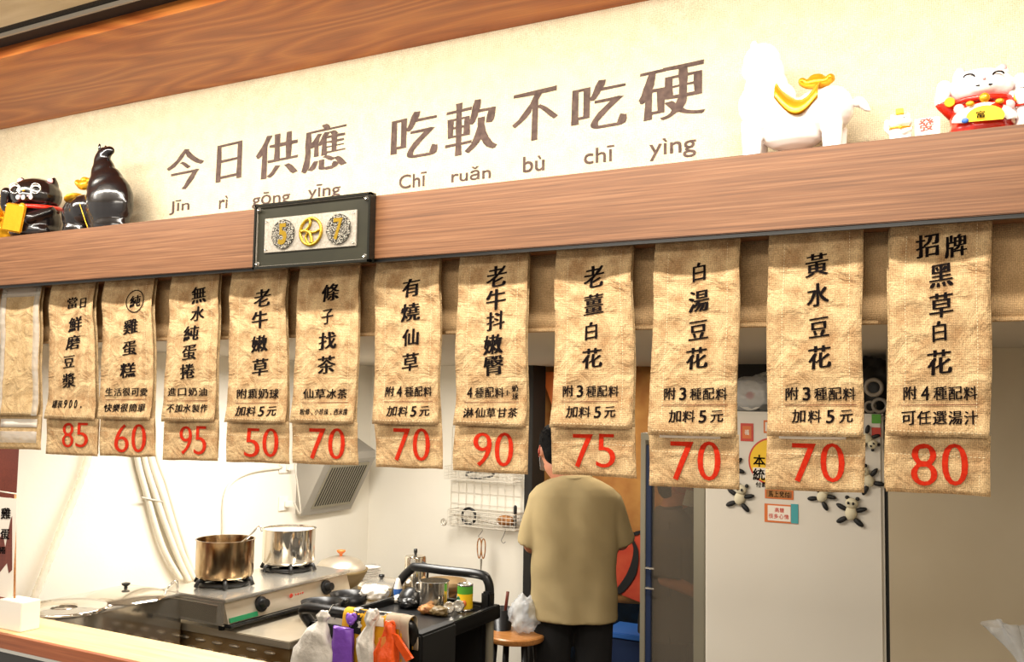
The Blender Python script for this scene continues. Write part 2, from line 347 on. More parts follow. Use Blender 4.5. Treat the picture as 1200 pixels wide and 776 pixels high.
# ================================================================== STRUCTURE
ZB0 = PY(600, 0, 2.0)
zbot = PY(1190, 250, 2.0).z; ztop = PY(1190, 146, 2.0).z
XL, YB = -3.62, 4.8; ZC = 2.0
zs = 2.83
struct('floor', box(B(), (-4.2, -1.5, -.06), (1.6, 7.0, 0)), 'floor')
struct('wall_left', box(B(), (XL-.1, 2.2, 0), (XL, YB+.1, ZC)), 'wall')
xd0 = PY(618, 500, YB).x; xd1 = PY(752, 560, YB).x+.5
struct('wall_back', box(B(), (XL-.1, YB, 0), (xd0, YB+.12, ZC)), 'wall')
struct('wall_rear', box(B(), (XL, 6.4, 0), (1.5, 6.5, ZC+.3)), 'navy')
struct('wall_right', box(B(), (1.4, -1.5, 0), (1.5, 6.4, 2.9)), 'wall')
struct('ceiling', box(B(), (XL, 2.25, ZC), (1.4, 6.4, ZC+.08)), 'ceil')
xp0 = PY(1041, 600, 3.55).x
struct('wall_panel', box(B(), (xp0, 3.55, 0), (1.4, 3.65, ZC)), 'panel')
struct('wall_pillar', box(B(), (-4.2, 2.02, 0), (PY(20.5, 560, 2.22).x, 2.22, zbot)), 'darkwood')
struct('trim_1', box(B(), (-4.6, 2.0, zbot), (1.4, 2.2, ztop), 0.002), 'beam')          # display beam
struct('trim_2', box(B(), (-4.6, 1.73, zs), (1.4, 2.25, zs+.05)), 'soffit')            # soffit board over the sign
struct('trim_gap_shade', box(B(), (-4.6, 1.63, zs+.035), (1.4, 1.73, zs+.05)), 'blackm')  # black strip standing in for the shadow gap between soffit and ceiling
struct('trim_4', box(B(), (-4.6, 1.655, zs+.022), (1.4, 1.662, zs+.034)), 'tape')
struct('ceiling_front', box(B(), (-4.6, -1.5, zs+.035), (1.4, 1.655, zs+.1)), 'ceilcloth')
struct('wall_front', box(B(), (-4.6, 2.225, ZC+.08), (1.4, 2.3, zs)), 'wall')
# counter
zc_ = PY(0, 741, 2.0).z
ct = thing('serving_counter', (-2.5, 2.1, 0), 'serving counter with pale wooden top and orange-brown edge below the hanging menus', 'counter')
link('worktop', box(B(), (-3.95, 2.003, zc_-.004), (1.35, 2.20, zc_+.0), 0.001), 'counter', ct)
link('edge_band', box(B(), (-3.95, 1.985, zc_-.045), (1.35, 2.003, zc_), 0.001), 'counteredge', ct)
link('steel_rail', box(B(), (-3.95, 1.995, zc_-.06), (1.35, 2.01, zc_-.045)), 'steel', ct)
link('front_panel', box(B(), (-3.95, 2.01, 0), (1.35, 2.03, zc_-.06)), 'darkgrey', ct)
link('support', box(B(), (-3.95, 2.03, zc_-.04), (1.35, 2.18, zc_-.004)), 'darkgrey', ct)
# hanging rail under beam
tag(link('hanging_rail', box(B(), (-4.2, 2.006, zbot-.008), (1.35, 2.018, zbot)), 'black'), 'thin black rail running along the underside of the wooden beam', 'rail')

# ================================================================== SIGN CLOTH
def sign_y(X, Z):
    r = max(0, min(1, (X+.75)/.8))
    return 2.218 - 0.010*r*(0.5+0.5*math.sin((X*0.9+Z*3.2)*6)) - 0.004*noise.noise(Vector((X*2, Z*3, 5)))
sc_ = thing('sign_cloth', (-1.5, 2.218, ztop), 'wide cream canvas sign with brush lettering and pinyin above the wooden beam', 'sign')
link('canvas', sheet(B(), lambda u, v: (lambda X, Z: Vector((X, sign_y(X, Z), Z)))(-4.5+5.85*u, zs-(zs-ztop)*v), 140, 20, .003), 'signcloth', sc_, True)
ssurf = lambda X, Z: Vector((X, sign_y(X, Z)-.0015, Z))
bm = B()
for ch, bx, sl in (('今', (194, 238, 172, 224), .14), ('日', (253, 283, 165, 214), .14), ('供', (299, 348.6, 153, 211), .15), ('應', (353, 405.6, 142, 203.4), .15),
                   ('吃', (457, 512, 127.6, 188), .15), ('軟', (521, 582.5, 114, 184), .15), ('不', (599.5, 653.6, 100.5, 168), .16), ('吃', (669, 734, 89.7, 154.7), .16), ('硬', (747.5, 826, 70.6, 144.6), .16)):
    bm = B(); putpx(bm, ch, bx, 2.215, ssurf, sl*.8, a=.026, b=-.013, slant=.06); link('character', bm, 'titleink', sc_)
bm = B()
for tx, bx in (('Jīn', (198, 221.5, 233, 252)), ('rì', (256.5, 266.6, 229, 245)), ('gōng', (295, 339, 222, 245)), ('yīng', (360, 397.7, 213, 236)), ('Chī', (467, 499, 201, 221.4)), ('ruǎn', (528.4, 574.6, 193, 213.5)),
               ('bù', (612.5, 637.8, 181, 202.3)), ('chī', (684, 719.7, 170, 192.6)), ('yìng', (760.5, 815.3, 158, 189))):
    bm = B(); putpx(bm, tx, bx, 2.215, ssurf, .10, a=.006, b=.006, slant=0); link('pinyin_lettering', bm, 'titleink', sc_)

# valance behind the banners
va = thing('valance', (-1.5, 2.12, 1.975), 'plain brown burlap valance hanging behind the row of menu banners', 'valance')
link('burlap_strip', sheet(B(), lambda u, v: Vector((-4.15+5.5*u, 2.112+.004*math.sin(u*60)+.004*math.sin(u*23), zbot-(zbot-1.972)*v)), 160, 6, .004), 'valance', va, True)
link('hem', box(B(), (-4.15, 2.106, 1.972), (1.35, 2.12, 1.982), .002), 'valance', va)

# ================================================================== MENU BANNERS
YBN = 2.066
BN = [  # TL, TR, BL, BR, seed
 ((5, 338), (50, 336), (-1, 526), (47, 527)), ((62, 333), (113, 330), (55, 532), (114, 535)), ((124, 328), (182, 325), (118, 534), (181, 536)),
 ((203, 322), (258, 319), (191, 539), (254, 540)), ((273, 318), (338, 315), (267, 541), (339, 544)), ((352, 314), (423, 309), (344, 543), (419, 546)),
 ((442, 306), (517, 301), (441, 547), (517, 550)), ((540, 298), (620, 293), (533, 551), (618, 556)), ((653, 291), (742, 285), (649, 556), (745, 560)),
 ((769, 282), (868, 275), (761, 569), (864, 574)), ((902, 270), (1012, 262), (899, 574), (1012, 578)), ((1044, 260), (1163, 252), (1040, 576), (1160, 582))]
TX = [None,
 dict(m=[('當', 83.6, 355, 13), ('日', 97.2, 355, 12), ('鮮', 87.5, 380, 18), ('磨', 86, 401.5, 17), ('豆', 81.5, 424, 15), ('漿', 81, 446, 17)], r=[('罐裝900.', 61, 99, 473.5, 10)], p=('85', 70.5, 102, 495.5, 524.5)),
 dict(m=[('純', 157.5, 353, 14), ('雞', 153.5, 383, 18), ('蛋', 152, 408, 17), ('糕', 150, 434, 18)], r=[('生活很可愛', 123, 173, 459.4, 10), ('快樂很簡單', 122, 172, 478, 10)], l=(124, 172, 468.5), p=('60', 132, 169.6, 497, 530.5), c=(157.5, 353, 11, 13.5)),
 dict(m=[('無', 231, 346, 19), ('水', 230, 367.5, 17), ('純', 224, 390.5, 18), ('蛋', 223, 413, 18), ('捲', 221, 435.5, 18)], r=[('進口奶油', 196, 244, 459.4, 10), ('不加水製作', 196, 244, 478.6, 10)], l=(197, 243, 470), p=('95', 207.5, 240.8, 499.4, 533)),
 dict(m=[('老', 306.3, 349, 20), ('牛', 303.6, 374.4, 20), ('嫩', 303.6, 403, 20), ('草', 304.3, 430, 20)], r=[('附顆奶球', 277, 327.5, 461.5, 12), ('加料5元', 277, 326, 482, 12)], l=(276, 327, 472.5), p=('50', 285, 325.4, 502, 536)),
 dict(m=[('條', 385.7, 343, 21), ('子', 383.3, 371, 18), ('找', 384, 399.5, 21), ('茶', 383, 427.3, 21)], r=[('仙草冰茶', 356, 408, 461.5, 12), ('粉條,小珍珠,西米露', 353, 410, 482.6, 7.5)], l=(355, 410, 472), p=('70', 360.5, 403, 502, 538.5)),
 dict(m=[('有', 481, 337.5, 21), ('燒', 481, 366, 22), ('仙', 481, 395.5, 20), ('草', 481, 424, 21)], r=[('附4種配料', 451, 507.5, 459, 12.5), ('加料5元', 454.4, 505, 482, 12.5)], l=(451, 508, 471), p=('70', 459.4, 502, 502, 540.5)),
 dict(m=[('老', 581, 323.7, 24), ('牛', 581, 351, 24), ('抖', 581, 376, 23), ('嫩', 578.4, 404, 24), ('臀', 579, 428.6, 24), ('卜', 596, 460.5, 6), ('奶', 603.6, 455.4, 8), ('球', 603.6, 464.4, 8)], r=[('4種配料', 544, 591, 460, 13), ('淋仙草甘茶', 543, 608, 483.7, 12)], l=(544, 608, 471.5), p=('90', 553, 599.7, 507, 547)),
 dict(m=[('老', 695, 324, 25), ('薑', 695, 356.6, 25), ('白', 693, 388.4, 21), ('花', 694.2, 420, 24)], r=[('附3種配料', 660, 726, 458.6, 14), ('加料5元', 664, 723, 483, 14)], l=(659, 725, 471), p=('75', 670.7, 720.4, 508.7, 548.3)),
 dict(m=[('白', 818.8, 319, 22), ('湯', 818.8, 353, 26), ('豆', 818, 387, 24), ('花', 816.6, 420, 26)], r=[('附3種配料', 778, 853.5, 461.7, 15), ('加料5元', 784, 849, 488, 15)], l=(777, 853, 475), p=('70', 785, 844, 517.4, 563.5)),
 dict(m=[('黃', 957, 310.5, 28), ('水', 958.2, 345.6, 27), ('豆', 959.5, 383.7, 25), ('花', 960.4, 418.8, 28)], r=[('附3種配料', 920, 1003.5, 461.7, 16), ('加料5元', 927, 1001, 488, 16)], l=(920, 1004, 475), p=('70', 927.5, 989, 519.6, 565.6)),
 dict(m=[('招', 1086.7, 288, 28), ('牌', 1119.7, 288, 27), ('黑', 1103, 322.8, 29), ('草', 1103, 357.5, 29), ('白', 1101, 389, 24), ('花', 1101, 424.8, 30)], r=[('附4種配料', 1058, 1146, 461, 17), ('可任選湯汁', 1056, 1147, 489.7, 17)], l=(1056, 1147, 475), p=('80', 1067, 1134.5, 520, 569.5))]
LB = ['blank pale burlap banner with translucent border, leftmost under the beam', 'narrow burlap menu banner priced 85, second from the left', 'burlap menu banner priced 60 with a circled first character',
 'burlap menu banner priced 95, fourth from the left', 'burlap menu banner priced 50, hanging left below the black plaque', 'burlap menu banner priced 70 directly below the right half of the black plaque',
 'burlap menu banner priced 70 just right of the black plaque', 'burlap menu banner priced 90 in front of the wire rack', 'burlap menu banner priced 75 hanging before the man in khaki',
 'burlap menu banner priced 70 in front of the narrow glass door', 'burlap menu banner priced 70 over the yellow sticker on the fridge', 'largest burlap menu banner priced 80, rightmost under the beam']
def flat_dent(i, u, v):
    s = i*7.3
    d = -.010*(1-math.exp(-v*5)) - .013*(abs(2*u-1)**2.2)*math.exp(-((v-.13)/.11)**2)*(.6+.4*noise.noise(Vector((s, u*2, 0))))
    env = min(1, v*5)
    d += env*(.0075*noise.noise(Vector((u*1.7+s, v*3.2, s))) + .0035*noise.noise(Vector((u*3.5+v*3+s, v*8, s*2))))
    return d
for i, (TL, TR, BL_, BR_) in enumerate(BN):
    tl, tr, bl, br = [PY(p[0], p[1], YBN) for p in (TL, TR, BL_, BR_)]
    zt = zbot+.004
    def uvx(u, v, tl=tl, tr=tr, bl=bl, br=br):
        a = tl.lerp(bl, v); b = tr.lerp(br, v); return a.lerp(b, u)
    def wav(i, v): return .0022*math.sin(v*9+i*2)*min(1, v*4)
    VM = .795
    def main(u, v, i=i, uvx=uvx, extra=0):
        p = uvx(u, v); d = flat_dent(i, u, v) - .009*math.exp(-((v-VM)/.07)**2)
        return Vector((p.x+wav(i, v), YBN+d-extra, min(p.z, zt)))
    def low(u, v, i=i, uvx=uvx, extra=0):   # v in full-range
        p = uvx(-.012+u*1.024, v); k = (v-VM)/(1-VM)
        d = flat_dent(i, u, VM)*(1-k)*.8 + .003 - .006*math.sin(k*2.4)*k - .005*noise.noise(Vector((u*2+i*3, v*6, i)))
        return Vector((p.x+wav(i, v), YBN+d-extra, p.z+.003*noise.noise(Vector((u*2.5, i*3.1, 2)))*k))
    def inv(X, Z, uvx=uvx):
        u, v = .5, .5
        for _ in range(5):
            p = uvx(u, v); wd = uvx(1, v).x-uvx(0, v).x; ht = uvx(u, 0).z-uvx(u, 1).z
            u += (X-p.x)/wd; v += (p.z-Z)/ht
        return u, v
    def smain(X, Z):
        u, v = inv(X, Z); q = main(u, v); return Vector((X, q.y-.0018, Z))
    def slow(X, Z):
        u, v = inv(X, Z); q = low((u+.012)/1.024, v); return Vector((X, q.y-.0018, Z))
    bn = thing('menu_banner', ((bl.x+br.x)/2, YBN, min(bl.z, br.z)), LB[i], 'banner', 'burlap menu banners hanging from the beam')
    link('cloth', sheet(B(), lambda u, v: main(u, v*VM), 14, 34, .0025), 'jute2' if i == 0 else 'jute', bn, True)
    link('backing', sheet(B(), lambda u, v: (lambda p: Vector((p.x-.003+.002*math.sin(i), YBN+flat_dent(i, u, v*.99)*.8+.012, p.z+.001)))(main(u, v*.99)), 10, 24, .002), 'jute2', bn, True)
    link('price_pocket', sheet(B(), lambda u, v: low(u, VM-.008+(1-VM+.008)*v), 14, 12, .0025), 'jute2' if i == 0 else 'jute', bn, True)
    # stitching
    bm = B()
    def stitch(f, u0_, v0_, u1_, v1_, n):
        for k in range(n):
            a = f(u0_+(u1_-u0_)*k/n, v0_+(v1_-v0_)*k/n, extra=.0012); b = f(u0_+(u1_-u0_)*(k+.55)/n, v0_+(v1_-v0_)*(k+.55)/n, extra=.0012)
            t = (b-a).normalized().cross(Vector((0, 1, 0)))*.0004
            bm.faces.new([bm.verts.new(q) for q in (a-t, a+t, b+t, b-t)])
    stitch(main, .17, .06, .16, .75, 60); stitch(main, .86, .03, .87, .77, 60)
    stitch(low, .03, .86, .97, .865, 24); stitch(low, .9, .93, .9, .985, 5); stitch(main, .05, .775, .95, .78, 22)
    o = link('stitching', bm, 'thread', bn); o['kind'] = 'stuff'
    if i == 0:
        for nm, pts in (('border_strip', ((0, .1), (0, .11))),):
            bm = B()
            sheet(bm, lambda u, v: main(u*.12, v*VM, extra=.002), 2, 20, .0008); sheet(bm, lambda u, v: main(.86+u*.14, v*VM, extra=.002), 2, 20, .0008); sheet(bm, lambda u, v: main(u, v*.06, extra=.002), 6, 2, .0008)
            link('clear_border', bm, 'film', bn, True)
        bm = B(); sheet(bm, lambda u, v: low(.06+u*.86, .815+.05*v, extra=.002), 6, 2, .0008); link('paper_slip', bm, 'paper', bn, True)
        bm = B(); sheet(bm, lambda u, v: low(.06+u*.86, .89+.07*v, extra=.002), 6, 2, .0008); link('clear_pocket', bm, 'film', bn, True)
        continue
    if i in (9, 10):
        bm = B(); sheet(bm, lambda u, v: low(.13+u*.68, VM-.012+.022*v, extra=.0035), 8, 2, .0006); link('paper_slip', bm, 'paper', bn, True)
    T = TX[i]; bm = B()
    for ch, cx, cy, s in T['m']:
        ww = s*(1.0 if ch not in '日白子卜' else .72)*(.98 if i > 3 else .95)
        bm = B(); putpx(bm, ch, (cx-ww/2, cx+ww/2, cy-s*.52, cy+s*.52), YBN-.01, smain, a=.030, b=-.002, slant=.13); link('character', bm, 'ink', bn)
    for tx, x0, x1, y, s in T['r']: bm = B(); rowpx(bm, tx, x0, x1, y, s, YBN-.01, smain, a=.020, b=.004, slant=.10); link('small_lettering', bm, 'ink', bn)
    if 'c' in T:
        bm = B(); cx, cy, rx, ry = T['c']; c = PY(cx, cy, YBN-.01); a = PY(cx+rx, cy, YBN-.01); b = PY(cx, cy-ry, YBN-.01); n = 40
        R1, R2 = a.x-c.x, b.z-c.z; ri = [[bm.verts.new(smain(c.x+R1*k*math.cos(2*PI*j/n), c.z+R2*k*math.sin(2*PI*j/n))) for j in range(n)] for k in (1, .91)]
        for j in range(n): bm.faces.new((ri[0][j], ri[0][(j+1) % n], ri[1][(j+1) % n], ri[1][j]))
        link('ring', bm, 'ink', bn)
    if 'l' in T:
        x0, x1, y = T['l']; bm = B(); a = PY(x0, y, YBN-.01); b = PY(x1, y-.5, YBN-.01); n = 12
        rr = [(bm.verts.new(smain(a.x+(b.x-a.x)*k/n, a.z+(b.z-a.z)*k/n+.0008)), bm.verts.new(smain(a.x+(b.x-a.x)*k/n, a.z+(b.z-a.z)*k/n-.0008))) for k in range(n+1)]
        for k in range(n): bm.faces.new((rr[k][0], rr[k+1][0], rr[k+1][1], rr[k][1]))
        link('ruled_line', bm, 'brownline', bn)
    tx, x0, x1, y0, y1 = T['p']; bm = B(); xm = (x0+x1)/2; g_ = (x1-x0)*.04
    putpx(bm, tx[0], (x0, xm-g_, y0, y1), YBN-.01, slow, a=.004, b=-.014, slant=.0)
    putpx(bm, tx[1], (xm+g_, x1, y0, y1), YBN-.01, slow, a=.004, b=-.014, slant=.0)
    link('price_lettering', bm, 'red', bn)

# ================================================================== PLAQUE
Yp = 1.974
q = [PY(298, 239.5, Yp), PY(433, 225.5, Yp), PY(433.5, 308, Yp), PY(295.5, 315, Yp)]
x0, x1 = (q[0].x+q[3].x)/2, (q[1].x+q[2].x)/2; z1 = (q[0].z+q[1].z)/2; z0 = (q[2].z+q[3].z)/2
pl = thing('number_plaque', ((x0+x1)/2, 1.98, z0), 'black framed plaque with silver panel and golden medallions fixed on the beam', 'plaque')
link('backboard', box(B(), (x0, Yp+.012, z0), (x1, 1.999, z1), .001), 'frame', pl)
bm = B(); fw_ = .008
for a, b in (((x0, z0), (x1, z0+fw_)), ((x0, z1-fw_), (x1, z1)), ((x0, z0), (x0+fw_, z1)), ((x1-fw_, z0), (x1, z1))):
    box(bm, (a[0], Yp, a[1]), (b[0], Yp+.014, b[1]), .001)
link('frame', bm, 'frame', pl)
link('mount', box(B(), (x0+fw_, Yp+.008, z0+fw_), (x1-fw_, Yp+.013, z1-fw_)), 'mattdark', pl)
bm = B(); e = .0012
for a, b in (((x0+fw_, z0+fw_), (x1-fw_, z0+fw_+e)), ((x0+fw_, z1-fw_-e), (x1-fw_, z1-fw_)), ((x0+fw_, z0+fw_), (x0+fw_+e, z1-fw_)), ((x1-fw_-e, z0+fw_), (x1-fw_, z1-fw_))):
    box(bm, (a[0], Yp+.004, a[1]), (b[0], Yp+.009, b[1]))
link('inner_fillet', bm, 'silver', pl)
ia, ib = PY(311, 256.5, Yp+.006), PY(417.5, 289, Yp+.006); iz0 = (PY(311, 296, Yp+.006).z+ib.z)/2; iz1 = (ia.z+PY(418, 246, Yp+.006).z)/2
link('silver_panel', box(B(), (ia.x, Yp+.004, iz0), (ib.x, Yp+.010, iz1), .001), 'silver', pl)
mc = [(332, 275), (364.4, 271.6), (397, 270)]
for k, (a, b) in enumerate(mc):
    c = PY(a, b, Yp+.003); R = .42*(iz1-iz0)
    if k != 1:
        link('medallion', lathe(B(), [(0, 0), (R*.93, 0), (R, .001), (R, .005)], (c.x, Yp-.001, (iz0+iz1)/2), 32, Matrix.Rotation(-PI/2, 4, 'X')), 'medal', pl, 'auto')
        bm = B(); put(bm, '57'[k//2], c.x, (iz0+iz1)/2, R*.75, R*1.45, lambda X, Z: Vector((X, Yp-.0022, Z)), a=.03, b=.02, slant=0)
        r = bmesh.ops.extrude_face_region(bm, geom=bm.faces[:]); bmesh.ops.translate(bm, vec=(0, .002, 0), verts=[g for g in r['geom'] if isinstance(g, bmesh.types.BMVert)])
        link('gold_digit', bm, 'brass', pl)
    else:
        bm = B(); cz = (iz0+iz1)/2; T = lambda a_, b_: Vector((c.x+a_*R, Yp+.001, cz+b_*R))
        torus(bm, (c.x, Yp+.002, cz), R*.9, R*.11, RX90)
        tube(bm, smoothpath([T(-.1, .85), T(-.05, .5), T(-.35, .15), T(-.85, .05)]), R*.11, 6)
        tube(bm, smoothpath([T(-.05, 0), T(.3, -.08), T(.8, .08)]), R*.09, 6)
        tube(bm, smoothpath([T(-.6, .1), T(-.05, -.1), T(.15, -.8)]), R*.12, 6); tube(bm, smoothpath([T(-.2, 0), T(-.4, -.4), T(-.1, -.85)]), R*.09, 6)
        link('gold_emblem', bm, 'brass', pl, True)
for (a, b, c_, d, r) in ((x0, x1, z0, z1, .0062), (ia.x, ib.x, iz0, iz1, .0032)):
    o_ = .016 if r > .004 else .009
    for sx in (a+o_, b-o_):
        for sz in (c_+o_, d-o_):
            yy = Yp+.006 if r > .004 else Yp+.004
            link('bolt', lathe(B(), [(0, r*1.4), (r*.6, r*1.2), (r, r*.6), (r, 0)], (sx, yy, sz), 14, Matrix.Rotation(PI/2, 4, 'X')), 'steel', pl, True)

# ================================================================== FIGURINES
def W(x, y, Y=2.1): return PY(x, y, Y)
def sc(x, y, Y=2.1): return (PY(x, y-.5, Y)-PY(x, y+.5, Y)).z      # metres per vertical pixel
def hx(x, y, Y=2.1): return (PY(x+.5, y, Y)-PY(x-.5, y, Y)).x      # metres per horizontal pixel
def ingot(px, py, w, h, parent, Y=2.1, name='gold_ingot'):
    c = W(px, py, Y); bm = B(); s = w
    ell(bm, c, (w*.46, w*.24, h*.42)); 
    for sg in (-1, 1): ell(bm, c+Vector((sg*w*.40, 0, h*.22)), (w*.13, w*.22, h*.34), Matrix.Rotation(sg*.35, 4, 'Y'))
    ell(bm, c+Vector((0, 0, h*.40)), (w*.24, w*.17, h*.30)); bm = remesh(bm, .003, 3)
    link(name, bm, 'gold', parent, True)
def blobs(L_, Y, dep, vox=.003, it=6):
    bm = B()
    for x, y, rx, ry, *ry_ in L_:
        d = ry_[0] if ry_ else dep; yo = ry_[1] if len(ry_) > 1 else 0
        c = W(x, y, Y)+Vector((0, yo, 0)); ell(bm, c, (rx*hx(x, y, Y), d, ry*sc(x, y, Y)), None, 20)
    return remesh(bm, vox, it)
Zsh = ztop
wh = thing('horse_figurine', (W(932, 150).x, 2.1, Zsh), 'large white ceramic horse figurine with golden saddle and ingot on the beam', 'figurine')
legs = []
for lx, yo in ((885, -.03), (885, .03), (978, -.03), (978, .03)):
    for t in range(8): legs.append((lx+ (1 if lx > 900 else -1)*0*t, 150+t*6, 13-t*.35, 9, .020-.001*t, yo))
zb = W(930, 185).z
bm = blobs([(893, 72, 22, 21, .036), (882, 84, 13, 13, .030), (903, 88, 17, 24, .036), (898, 104, 26, 24, .042), (893, 124, 28, 28, .052), (901, 140, 30, 24, .055), (930, 151, 42, 27, .054), (930, 138, 34, 22, .05), (962, 133, 36, 28, .056), (975, 127, 26, 26, .052), (915, 112, 18, 14, .04)]+legs, 2.1, .05)
for v in bm.verts: v.co.z = max(v.co.z, Zsh+.0005)
link('body', bm, 'ceramic', wh, True)
bm = B()
t = [W(998, 122), W(1008, 120), W(1016, 127), W(1020, 130)]
tube(bm, smoothpath(t), [.004, .007, .009, .010, .012, .012, .012, .011, .010, .010, .009, .008, .007, .006, .005, .004, .003, .002, .001][:len(smoothpath(t))], 10); link('tail', bm, 'ceramic', wh, True)
bm = B()
for s in (-1, 1):
    ell(bm, W(886, 58)+Vector((0, s*.020, .002)), (.008, .005, .013), Matrix.Rotation(.3*s, 4, 'X'), 12)
link('ears', bm, 'ceramic', wh, True)
bm = B()      # saddle draped over the back
def sad(u, v):
    x = 914+u*50; yb = 100+22*math.sin(PI*u)**1.2; yb = 98+ (20*math.sin(PI*min(1, u*1.02))); a = (v-.5)*PI*1.1
    c = W(x, yb+20-4*u*0)
    return c+Vector((0, math.sin(a)*.058, -.012*0+math.cos(a)*.040-.004))
sheet(bm, sad, 16, 16, .003, (0, 0, 1)); link('saddle', bm, 'gold', wh, True)
ingot(957, 97.5, .075, .030, wh)
# black horse, seen from the chest
bh = thing('horse_figurine', (W(115, 250).x, 2.1, Zsh), 'glossy black ceramic horse figurine with golden ingot, left on the beam', 'figurine')
bm = blobs([(127.5, 240, 25, 37, .055), (124, 222, 19, 28, .045), (121, 204, 12, 20, .032), (119.5, 190, 7.5, 14, .024), (122, 181, 7, 9, .02), (127, 177, 7, 6, .016), (91, 252, 14, 22, .045), (100, 246, 14, 18, .05), (90, 272, 12, 16, .045), (128, 266, 21, 22, .05)], 2.1, .04, .0035, 30)
for v in bm.verts: v.co.z = max(v.co.z, Zsh+.0005)
link('body', bm, 'blackc', bh, True)
bm = B(); ell(bm, W(120, 175)+Vector((0, -.012, .004)), (.006, .004, .013), None, 12); ell(bm, W(120, 175)+Vector((0, .012, .004)), (.006, .004, .013), None, 12); link('ears', bm, 'blackc', bh, True)
bm = B(); ell(bm, W(88, 233)+Vector((0, 0, 0)), (.030, .040, .012), Matrix.Rotation(-.5, 4, 'Y')); link('saddle', bm, 'gold', bh, True)
ingot(99, 217, .075, .042, bh)
bm = B(); tube(bm, smoothpath([W(93, 238, 2.047), W(97, 250, 2.042), W(103, 268, 2.046)]), .0016, 6); link('gold_line', bm, 'gold', bh, True)

def cat(px, base_w, H, label, head, body, Y=2.1, arm=-1, rot=0.0, collar='redc', koban=None, earin='pink', hs=1.0, group=None, feat=None, name='cat_figurine', both=False, hz=.235):
    """H: height, base_w: head width; stands on the beam at pixel column px"""
    cx = W(px, 200, Y).x; t = thing(name, (cx, Y, Zsh), label, 'figurine', group)
    R_ = Matrix.Translation((cx, Y, Zsh)) @ Matrix.Rotation(rot, 4, 'Z'); hw = base_w/2
    p = lambda x, y, z: R_ @ Vector((x, y, z))
    bm = B(); ell(bm, (0, 0, H*.28), (hw*.98, hw*.85, H*.34)); ell(bm, (0, 0, H*.12), (hw*1.0, hw*.9, H*.2))
    cap(bm, (-arm*hw*.75, -hw*.35, H*.42), (-arm*hw*.25, -hw*.85, H*.28), hw*.26, hw*.22)
    bm = remesh(bm, H*.018, 3); 
    for v in bm.verts: v.co.z = max(v.co.z, .0005)
    bmesh.ops.transform(bm, matrix=R_, verts=bm.verts); link('body', bm, body, t, True)
    bm = B(); ell(bm, (0, -hw*.05, H*.67), (hw, hw*.85, H*hz)); ell(bm, (0, -hw*.45, H*.62), (hw*.55, hw*.5, H*.13))
    for s in (-1, 1): lathe(bm, [(hw*.30, 0), (hw*.2, H*.08), (0, H*.16)], (s*hw*.58, 0, H*.82), 14, Matrix.Rotation(s*.3, 4, 'Y'))
    bm = remesh(bm, H*.018, 3); bmesh.ops.transform(bm, matrix=R_, verts=bm.verts); link('head', bm, head, t, True)
    for s in (-1, 1):
        bm = B(); ell(bm, (s*hw*.61, -hw*.2, H*.885), (hw*.13, hw*.06, H*.052), Matrix.Rotation(s*.3, 4, 'Y'), 12); bmesh.ops.transform(bm, matrix=R_, verts=bm.verts); link('inner_ear', bm, earin, t, True)
    for s in ((-1, 1) if both else (arm,)):
        bm = B(); cap(bm, (s*hw*.8, 0, H*.36), (s*hw*1.16, -hw*.08, H*.50), hw*.26, hw*.235); bmesh.ops.transform(bm, matrix=R_, verts=bm.verts); link('sleeve', bm, body, t, True)
        bm = B(); cap(bm, (s*hw*1.2, -hw*.1, H*.52), (s*hw*1.12, -hw*.2, H*.70), hw*.22, hw*.24)
        bm = remesh(bm, H*.018, 3); bmesh.ops.transform(bm, matrix=R_, verts=bm.verts); link('raised_paw', bm, head, t, True)
    bm = B(); n = 36
    tube(bm, [p(hw*.96*math.cos(2*PI*i/n), hw*.86*math.sin(2*PI*i/n), H*(.475+.02*math.sin(2*PI*i/n))) for i in range(n)], hw*.09, 8, True); link('collar', bm, collar, t, True)
    bm = B(); ell(bm, p(0, -hw*.98, H*.43), (hw*.16, hw*.13, hw*.16)); link('bell', bm, 'gold', t, True)
    ink_ = 'ink' if head != 'blackc' else 'ceramic'
    yf = lambda x, z: -hw*.05-hw*.87*math.sqrt(max(.02, 1-(x/hw)**2-((z-H*.67)/(H*hz))**2))-.001
    bm = B()
    for s in (-1, 1):
        tube(bm, [p(s*hw*.42+hw*.16*math.cos(a), yf(s*hw*.42, H*.73)-.001, H*.725+hw*.10*math.sin(a)) for a in [PI*k/6 for k in range(7)]], hw*.028, 6)
    link('eyes', bm, ink_, t, True)
    bm = B(); ell(bm, p(0, -hw*.96, H*.68), (hw*.07, hw*.05, hw*.05), None, 10); link('nose', bm, 'pink' if head != 'blackc' else 'gold', t, True)
    bm = B()
    for s in (-1, 1): tube(bm, [p(s*hw*.16+hw*.16*math.cos(a), -hw*.93+.15*hw*abs(math.cos(a)), H*.645+hw*.12*math.sin(a)) for a in [PI+PI*k/6 for k in range(7)]], hw*.026, 6)
    link('mouth', bm, ink_ if head != 'blackc' else 'pink', t, True)
    return t, p, hw
